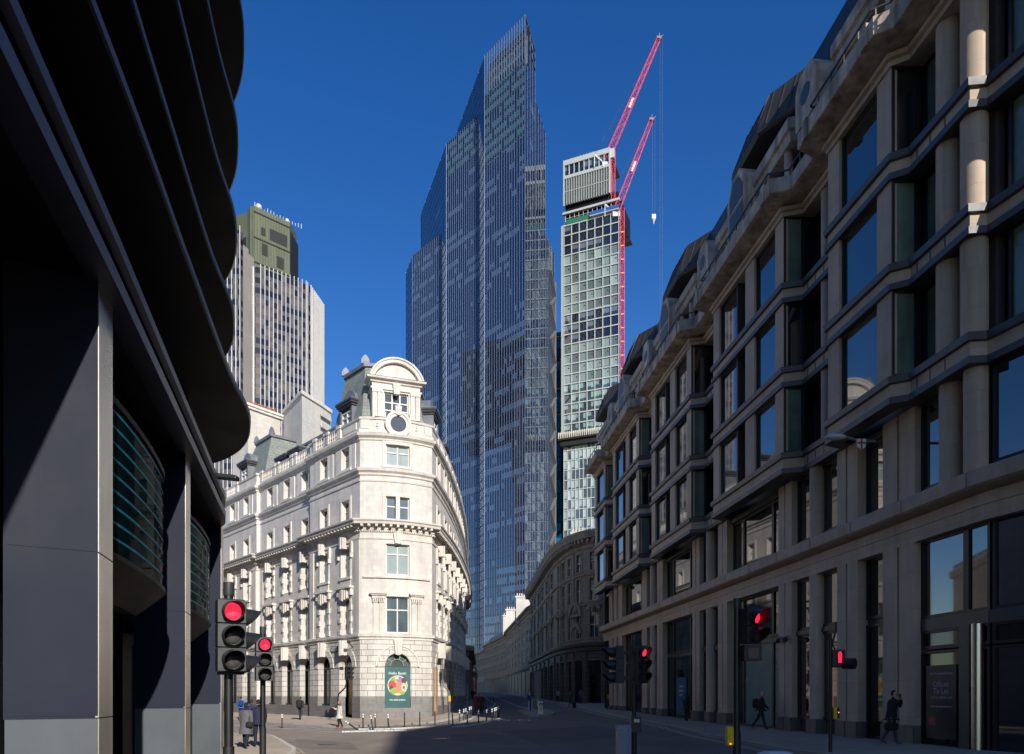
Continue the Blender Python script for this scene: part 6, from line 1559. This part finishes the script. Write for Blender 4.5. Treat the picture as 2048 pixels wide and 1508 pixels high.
# ------------------------------------------------------------------ people
def cm(r,g,b,rough=.8):
    k='cloth_%02x%02x%02x'%(int(r*255),int(g*255),int(b*255))
    if k not in M: mat(k,(r,g,b),rough,n=.15,ns=9)
    return k
SKIN=(.50,.29,.20)
def person(px,py,h,yaw,label,top=(.03,.03,.035),legs=(.02,.02,.025),shoe=(.015,.015,.015),hair=(.03,.02,.015),skin=SKIN,stride=18,arms=((-15,20,8),(15,20,8)),coat=None,hairlen=0,bald=False,lean=0,zb=.12,xy=None,coatlen=.55,nod=0,shirt=None):
    """arms: (forward swing, elbow bend, spread) in degrees for the person's right and left arm; faces -y before yaw"""
    x,y=xy or at(px,py); k=h/1.75
    N=[];E=[];TG=[]
    def nd(p,r): N.append((Vector(p),r)); return len(N)-1
    def ed(a,b,t): E.append((a,b)); TG.append(t)
    ln=math.tan(R(lean))
    def L(x_,y_,z_): return (x_,y_-ln*(z_-.95 if z_>.95 else 0),z_)
    pel=nd(L(0,0,.96),(.15,.105)); sp=nd(L(0,.005,1.14),(.135,.10)); ch=nd(L(0,.0,1.33),(.165,.115)); nb=nd(L(0,.01,1.465),(.075,.07)); nk=nd(L(0,-.01,1.55),(.055,.055)); hd=nd(L(0,-.015,1.60),(.055,.055))
    ed(pel,sp,'top'); ed(sp,ch,'top'); ed(ch,nb,'top'); ed(nb,nk,'skin'); ed(nk,hd,'skin')
    armpts=[]
    for sg,(sw,el,ab) in zip((-1,1),arms):
        s=Vector(L(sg*.19,.01,1.415)); si=nd(s,(.070,.070)); ed(ch,si,'top')
        d=Vector((sg*math.sin(R(ab)),-math.sin(R(sw))*math.cos(R(ab)),-math.cos(R(sw))*math.cos(R(ab)))); e=s+d*.29; ei=nd(e,(.054,.054)); ed(si,ei,'top')
        a2=sw+el; inn=-sg*math.sin(R(min(40,el*.35))); d2=Vector((inn,-math.sin(R(a2)),-math.cos(R(a2)))).normalized(); w_=e+d2*.25; wi=nd(w_,(.032,.032)); ed(ei,wi,'top')
        pm=w_+d2*.075; pi_=nd(pm,(.034,.026)); ed(wi,pi_,'skin')
        side=d2.cross(Vector((0,1,0) if abs(d2.y)<.8 else (0,0,1))).normalized(); curl=side.cross(d2).normalized()
        if (Vector((0,-1,0))).dot(curl)<0: curl=-curl
        for j,(o_,l) in enumerate(((-.03,.034),(-.01,.042),(.01,.045),(.03,.038))):
            b1=nd(pm+side*o_+d2*.035,(.010,.010)); b2=nd(pm+side*o_+d2*(.035+l*.8)+curl*.012,(.009,.009)); b3=nd(pm+side*o_+d2*(.035+l*1.2)+curl*.034,(.008,.008)); ed(pi_,b1,'skin'); ed(b1,b2,'skin'); ed(b2,b3,'skin')
        th=nd(w_+d2*.05-side*sg*.045+curl*.015,(.011,.011)); th2=nd(w_+d2*.085-side*sg*.055+curl*.025,(.009,.009)); ed(pi_,th,'skin'); ed(th,th2,'skin')
        armpts.append((s,e,w_,pm+d2*.06))
    for sg in (-1,1):
        f=stride*sg; hp=Vector((sg*.095,0,.90)); hi=nd(hp,(.11,.11)); ed(pel,hi,'legs')
        kn=hp+Vector((sg*.01,-math.sin(R(f)),-math.cos(R(f))))*.43; ki=nd(kn,(.076,.076)); ed(hi,ki,'legs')
        kb=f-(abs(stride)*1.1+4 if f<0 else 5); an=kn+Vector((0,-math.sin(R(kb)),-math.cos(R(kb))))*.42; ai=nd(an,(.055,.055)); ed(ki,ai,'legs')
        ft=R(kb*.6 if f<0 else -8 if stride>10 else 0); hl=an+Vector((0,.04,-.035)); t_=an+Vector((sg*.02,-.17*math.cos(ft),-.045+.17*math.sin(ft))); ti=nd(t_,(.034,.028)); mi=nd((an+t_)/2+Vector((0,0,-.01)),(.040,.036)); ed(ai,mi,'shoe'); ed(mi,ti,'shoe')
    me=bpy.data.meshes.new('skeleton'); me.from_pydata([n[0] for n in N],E,[]); o=bpy.data.objects.new('skeleton',me); COL.objects.link(o)
    o.modifiers.new('Skin','SKIN').use_smooth_shade=True
    for v,n in zip(me.skin_vertices[0].data,N): v.radius=n[1]
    me.skin_vertices[0].data[0].use_root=True
    o.modifiers.new('Subdivision','SUBSURF').levels=1
    ev=bpy.data.meshes.new_from_object(o.evaluated_get(bpy.context.evaluated_depsgraph_get()))
    V=[v.co.copy() for v in ev.vertices]; FS=[tuple(p.vertices) for p in ev.polygons]
    bpy.data.objects.remove(o); bpy.data.meshes.remove(me); bpy.data.meshes.remove(ev)
    tg={'top':1,'legs':2,'shoe':3,'skin':0}
    mb=MB(); mb.v=[tuple(v) for v in V]
    seg=[(N[a][0],N[b][0],tg[t],(N[a][1][0]+N[b][1][0])/2) for (a,b),t in zip(E,TG)]
    for f in FS:
        c=sum((V[i] for i in f),Vector())/len(f); best=None
        for a,b,t,r in seg:
            d=b-a; q=max(0,min(1,(c-a).dot(d)/max(1e-9,d.length_squared))); dd=(c-a-d*q).length-r
            if best is None or dd<best[0]: best=(dd,t)
        mb.f.append(list(f)); mb.m.append(best[1]); mb.sm.append(True)
    # head with brow, nose, mouth and ears
    hc=Vector(L(0,-.02,1.655)); o0=len(mb.v); n,kk=14,10; vs=[]
    for i in range(kk+1):
        ph=math.pi*i/kk-math.pi/2
        for j in range(n):
            w=2*math.pi*j/n; ux,uy,uz=math.cos(ph)*math.cos(w),math.cos(ph)*math.sin(w),math.sin(ph)
            jaw=1-.22*max(0,-uz); p=Vector((.074*ux*jaw,.093*uy*(1-.1*max(0,-uz)),.115*uz))
            if uy<-.75: p.y-=.012*max(0,1-abs(uz+.55)*3)+.006*max(0,1-abs(uz-.25)*4)
            vs.append(hc+p)
    mb.add(vs,[(i*n+j,i*n+(j+1)%n,(i+1)*n+(j+1)%n,(i+1)*n+j) for i in range(kk) for j in range(n)],0,True)
    mb.add([hc+Vector(q) for q in ((0,-.094,.025),(-.016,-.09,-.03),(.016,-.09,-.03),(0,-.120,-.026))],[(0,1,3),(0,3,2),(1,2,3)],0,True)
    for sg in (-1,1): mb.ell(hc+Vector((sg*.076,.005,0)),(.012,.022,.032),6,5,0)
    zmin=min(v[2] for v in mb.v); cy,sy=math.cos(yaw),math.sin(yaw)
    def W(p): p=Vector(p); q=Vector((p.x*cy-p.y*sy,p.x*sy+p.y*cy,p.z-zmin))*k; return (x+q.x,y+q.y,gz(x,y)+zb+q.z)
    pr=thing('person',(x,y,gz(x,y)+zb),label,'person','people in the street')
    mb.v=[W(v) for v in mb.v]
    mb.build('body',[cm(*skin,.55),cm(*top),cm(*legs),cm(*shoe,.4)],pr)
    mb=MB()
    for sg in (-1,1): mb.ell(hc+Vector((sg*.030,-.086,.018)),(.010,.008,.007),6,4)
    mb.add([hc+Vector(q) for q in ((-.025,-.0885,-.058),(.025,-.0885,-.058),(.018,-.092,-.066),(-.018,-.092,-.066))],[(0,3,2,1)]); mb.v=[W(v) for v in mb.v]; mb.build('facial_features',cm(.06,.03,.025),pr)
    mb=MB(); vs=[]
    if not bald:
        for i in range(8):
            ph=math.pi/2-(i/7)*R(118+hairlen*20)
            for j in range(14):
                w=2*math.pi*j/14; front=max(0,-math.sin(w)); lim=R(40) if front>.3 else -9; p2=max(ph,lim) if front>.3 else ph
                vs.append(hc+Vector((.083*math.cos(p2)*math.cos(w),.005+.103*math.cos(p2)*math.sin(w),.122*math.sin(p2)+.004)))
        if hairlen:
            for i in range(1,4):
                for j in range(14):
                    w=2*math.pi*j/14; b=max(0,math.sin(w)); q=vs[7*14+j]; vs.append(q+Vector((math.cos(w)*.02,.02*b,-.07*i*hairlen*(.3+.7*b) if math.sin(w)>-.3 else 0)))
        rws=len(vs)//14; mb.add(vs,[(i*14+j,(i+1)*14+j,(i+1)*14+(j+1)%14,i*14+(j+1)%14) for i in range(rws-1) for j in range(14)],0,True)
        mb.v=[W(v) for v in mb.v]; mb.build('hair',cm(*hair),pr)
    if coat:
        mb=MB(); n=16; rows=[]
        for z,rx,ry in ((1.47,.10,.085),(1.42,.19,.125),(1.33,.205,.145),(1.14,.185,.14),(1.0,.195,.15),(.85,.215,.165),(.70,.23,.18+abs(stride)*.003),(coatlen,.24,.19+abs(stride)*.005)):
            if z<coatlen: continue
            c=Vector(L(0,.005,z))
            for j in range(n):
                w=2*math.pi*j/n+math.pi/2; g=1.1+.03*math.sin(5*w+z*4); rows.append(c+Vector((rx*g*math.cos(w),ry*g*math.sin(w),0)))
        rr_=len(rows)//n; mb.add(rows,[(i*n+j,(i+1)*n+j,(i+1)*n+(j+1)%n,i*n+(j+1)%n) for i in range(rr_-1) for j in range(n)],0,True)
        for s,e,w_,_ in armpts: mb.tube([s+Vector((0,0,.02)),s.lerp(e,.3),e,e.lerp(w_,.5),w_],[.085,.082,.072,.064,.056],10)
        mb.v=[W(v) for v in mb.v]; mb.build('coat',cm(*coat),pr)
    if shirt:
        mb=MB(); a=[Vector(L(q[0],q[1],q[2])) for q in ((-.05,-.15,1.42),(.05,-.15,1.42),(.03,-.162,1.1),(-.03,-.162,1.1))]; b=[v+Vector((0,.02,0)) for v in a]; mb.hexa([a[3],a[2],b[2],b[3],a[0],a[1],b[1],b[0]]); mb.v=[W(v) for v in mb.v]; mb.build('shirt',cm(*shirt),pr)
    hands=[W(a[3]) for a in armpts]; back=W(L(0,.19,1.22)); sh=[W(a[0]) for a in armpts]
    return dict(hands=hands,back=back,fwd=Vector((sy,-cy,0)),k=k,sh=sh,W=W,head=W(hc))
def bag(name,label,cat,c,r,col,strap=None,up=.0):
    t=thing(name,c,label,cat); mb=MB(); n,kk=14,8; vs=[]
    for i in range(kk+1):
        ph=math.pi*i/kk-math.pi/2
        for j in range(n):
            w=2*math.pi*j/n; f=lambda v: math.copysign(abs(v)**.55,v)
            vs.append((c[0]+r[0]*f(math.cos(ph))*f(math.cos(w)),c[1]+r[1]*f(math.cos(ph))*f(math.sin(w)),c[2]+r[2]*f(math.sin(ph))))
    mb.add(vs,[(i*n+j,i*n+(j+1)%n,(i+1)*n+(j+1)%n,(i+1)*n+j) for i in range(kk) for j in range(n)],0,True); mb.build('body',cm(*col),t)
    if strap:
        for s in strap: mb=MB(); mb.tube(s,.014,6); mb.build('strap',cm(col[0]*.6,col[1]*.6,col[2]*.6),t)
    return t
def pack(p,label,col,s=1.0):
    f=p['fwd']; c=Vector(p['back'])-f*.06*s; t=bag('backpack',label,'backpack',tuple(c),(.16*s,.15*s,.24*s),col,[[Vector(q)-f*.1,Vector(q)+f*.05+Vector((0,0,.06)),Vector(q)+f*.13+Vector((0,0,-.18)),Vector(q)-f*.08+Vector((0,0,-.38))] for q in p['sh']]); return t
rad=R
p=person(492,1503.5,1.70,rad(172),'woman in a grey knee-length coat seen from behind on the left pavement',top=(.12,.12,.14),legs=(.012,.014,.03),shoe=(.35,.28,.22),hair=(.014,.012,.012),coat=(.115,.115,.135),hairlen=.7,stride=9,arms=((-4,12,10),(6,10,9)))
h=Vector(p['sh'][0]); q=Vector(p['sh'][0]) if p['sh'][0][0]>p['sh'][1][0] else Vector(p['sh'][1])
bag('shoulder_bag','black shoulder bag hanging at the side of the woman in the grey coat','bag',(q.x+.02,q.y-.18,q.z-.48),(.13,.07,.11),(.012,.012,.013),[[q+Vector((-.02,-.1,-.40)),q+Vector((-.06,-.03,.07)),q+Vector((0,.0,-.4))]])
person(517,1500,1.80,rad(212),'man in a navy suit, partly behind the smaller traffic light',top=(.012,.016,.045),legs=(.012,.016,.04),hair=(.02,.015,.012),coat=(.012,.016,.045),coatlen=.82,stride=8,arms=((-6,14,10),(6,14,10)),shirt=(.6,.6,.62))
person(503,1479,1.78,rad(190),'person in a dark blue padded jacket behind the grey-coated woman',top=(.02,.03,.075),legs=(.03,.035,.05),coat=(.022,.032,.08),coatlen=.82,stride=14)
p=person(482,1441,1.78,rad(200),'man in a bright blue jacket with a backpack by the boarded side door',top=(.02,.14,.55),legs=(.02,.022,.03),coat=(.02,.14,.55),coatlen=.84,stride=12); pack(p,'dark backpack worn over the bright blue jacket',(.03,.035,.06))
p=person(601,1442.5,1.74,rad(175),'person in dark clothes walking along the arches of the pale corner building',top=(.025,.025,.03),legs=(.03,.03,.035),coat=(.03,.03,.035),coatlen=.84,stride=12,hair=(.05,.03,.02)); pack(p,'large black backpack on the walker beneath the stone arches',(.014,.014,.016),1.35)
person(679,1456.5,1.70,rad(-62),'woman in a white coat over black clothes crossing in the sun',top=(.012,.012,.013),legs=(.010,.010,.012),shoe=(.40,.08,.05),hair=(.30,.09,.04),coat=(.62,.58,.54),coatlen=.62,hairlen=.5,stride=9,arms=((35,85,6),(-8,10,8)),zb=0.01,shirt=(.012,.012,.013))
person(919,1411,1.76,rad(120),'man in a white shirt by the scaffold tower',top=(.55,.57,.66),legs=(.02,.018,.016),stride=4,arms=((30,80,8),(25,70,8)))
person(945.5,1401.5,1.8,rad(175),'person in dark clothes walking away down the narrow lane',stride=16,coat=(.02,.02,.025),coatlen=.8)
person(953,1427,1.74,rad(10),'person in a rust brown coat walking beside one in black',top=(.12,.035,.02),hair=(.12,.02,.015),coat=(.11,.03,.02),stride=14,hairlen=.8,zb=.01)
person(963,1429,1.78,rad(-6),'person in a long black coat walking beside one in rust brown',top=(.012,.012,.013),coat=(.012,.012,.014),coatlen=.5,hair=(.20,.10,.05),stride=13,hairlen=.4,zb=.01)
person(950.5,1395,1.8,rad(0),'person in a yellow high-visibility jacket far down the street',top=(.6,.36,.02),coat=(.6,.36,.02),coatlen=.85,stride=4)
person(1057.5,1404,1.78,rad(180),'person in a pale top and dark trousers beyond the traffic island',top=(.35,.38,.48),legs=(.015,.017,.03),stride=16,zb=.02)
person(1116,1407.5,1.78,rad(185),'person in a light blue top passing the rounded corner building',top=(.24,.30,.38),stride=14)
p=person(1141,1416,1.76,rad(-75),'person in green wheeling a case across the street',top=(.03,.045,.035),stride=22,zb=.02,arms=((-35,10,6),(20,20,6)))
x,y=at(1148.5,1417); g=gz(x,y); t=thing('wheeled_case',(x,y,g),'black wheeled case pulled by the person in green','suitcase'); mb=MB(); mb.box(x-.2,x+.2,y-.14,y+.14,g+.06,g+.62); mb.build('shell',cm(.012,.012,.013),t,bevel=.04); mb=MB(); mb.tube([(x-.1,y,g+.62),(x-.35,y,g+.95)],.015,6); mb.build('handle','black_metal',t)
for dx in (-.14,.14): mb=MB(); mb.lathe([(.05,-.03),(.05,.03)],(x+dx,y,g+.05),8,ax=(0,1,0)); mb.build('wheel','black_plastic',t)
person(1160.5,1409.5,1.76,rad(20),'person in a blue top standing by the dark doorway of the rounded building',top=(.07,.09,.16),stride=6)
person(1253,1423,1.78,rad(165),'person in khaki trousers and navy top beside the office doorway',top=(.018,.028,.06),legs=(.30,.13,.035),shoe=(.25,.08,.02),stride=6,coat=(.018,.028,.06),coatlen=.88)
p=person(1373.5,1446,1.66,rad(150),'woman in black with a dark bag walking past the blue door sign',top=(.012,.012,.013),hair=(.014,.012,.012),coat=(.012,.012,.014),coatlen=.75,hairlen=.9,stride=10)
p=person(1521,1464.5,1.84,rad(68),'bald man in dark clothes striding past the green glazed doors',top=(.016,.017,.022),legs=(.02,.022,.03),shoe=(.05,.05,.055),bald=True,coat=(.016,.017,.022),coatlen=.86,stride=17,arms=((-22,15,10),(22,25,10)),lean=6); pack(p,'black backpack on the bald striding man',(.012,.012,.014),1.0)
p=person(1783,1496,1.82,rad(52),'man in a black coat holding a phone to his ear beside the letting poster',top=(.03,.03,.07),legs=(.03,.055,.11),shoe=(.05,.05,.06),hair=(.03,.025,.022),coat=(.010,.010,.012),coatlen=.78,stride=11,arms=((-8,14,10),(50,128,26)),lean=5,shirt=(.03,.03,.08))
hx=p['hands'][0]; bag('briefcase','black briefcase carried by the man on the phone','bag',(hx[0],hx[1],hx[2]-.18),(.24,.08,.15),(.010,.010,.011),[[Vector((hx[0]-.08,hx[1],hx[2]-.05)),Vector((hx[0],hx[1],hx[2]+.0)),Vector((hx[0]+.08,hx[1],hx[2]-.05))]])
hx=Vector(p['hands'][1]); t=thing('phone',hx,'dark phone held to the ear of the man in the black coat','phone'); mb=MB(); mb.beam(hx+Vector((0,-.02,-.06)),hx+Vector((-.02,-.02,.08)),.07,.012); mb.build('body','black_plastic',t)
# ------------------------------------------------------------------ camera, light, sky
SUN_AZ, SUN_EL = 156.5, 22.0       # degrees clockwise from the view direction, above the horizon
cam=bpy.data.cameras.new('camera'); co=bpy.data.objects.new('camera',cam); COL.objects.link(co)
co.location=(0,0,H); co.rotation_euler=(R(90),0,0)
cam.sensor_width=36; cam.sensor_fit='HORIZONTAL'; cam.lens=F/2048*36; cam.shift_x=0; cam.shift_y=(HZ-754)/2048
cam.clip_start=.1; cam.clip_end=9000; SC.camera=co
sun=bpy.data.lights.new('sun','SUN'); so=bpy.data.objects.new('sun',sun); COL.objects.link(so)
sun.energy=3.9; sun.angle=R(.53); sun.color=(1,.95,.88)
az,el=R(SUN_AZ),R(SUN_EL)
tosun=Vector((math.sin(az)*math.cos(el),math.cos(az)*math.cos(el),math.sin(el)))
so.rotation_euler=tosun.to_track_quat('Z','Y').to_euler()
w=bpy.data.worlds.new('World'); SC.world=w; w.use_nodes=True; nt=w.node_tree
bg=nt.nodes['Background']; sky=nt.nodes.new('ShaderNodeTexSky'); sky.sky_type='NISHITA'; sky.sun_disc=False
sky.sun_elevation=el; sky.sun_rotation=az; sky.altitude=30; sky.air_density=1.0; sky.dust_density=.25; sky.ozone_density=2.2
hs=nt.nodes.new('ShaderNodeHueSaturation'); hs.inputs['Saturation'].default_value=1.38; hs.inputs['Hue'].default_value=.516
nt.links.new(sky.outputs[0],hs.inputs['Color']); nt.links.new(hs.outputs[0],bg.inputs['Color']); bg.inputs['Strength'].default_value=.113
SC.view_settings.view_transform='Standard'; SC.view_settings.look='None'; SC.view_settings.exposure=.35; SC.view_settings.gamma=1
SC.render.engine='CYCLES'; SC.cycles.max_bounces=8; SC.cycles.diffuse_bounces=5; SC.cycles.glossy_bounces=5
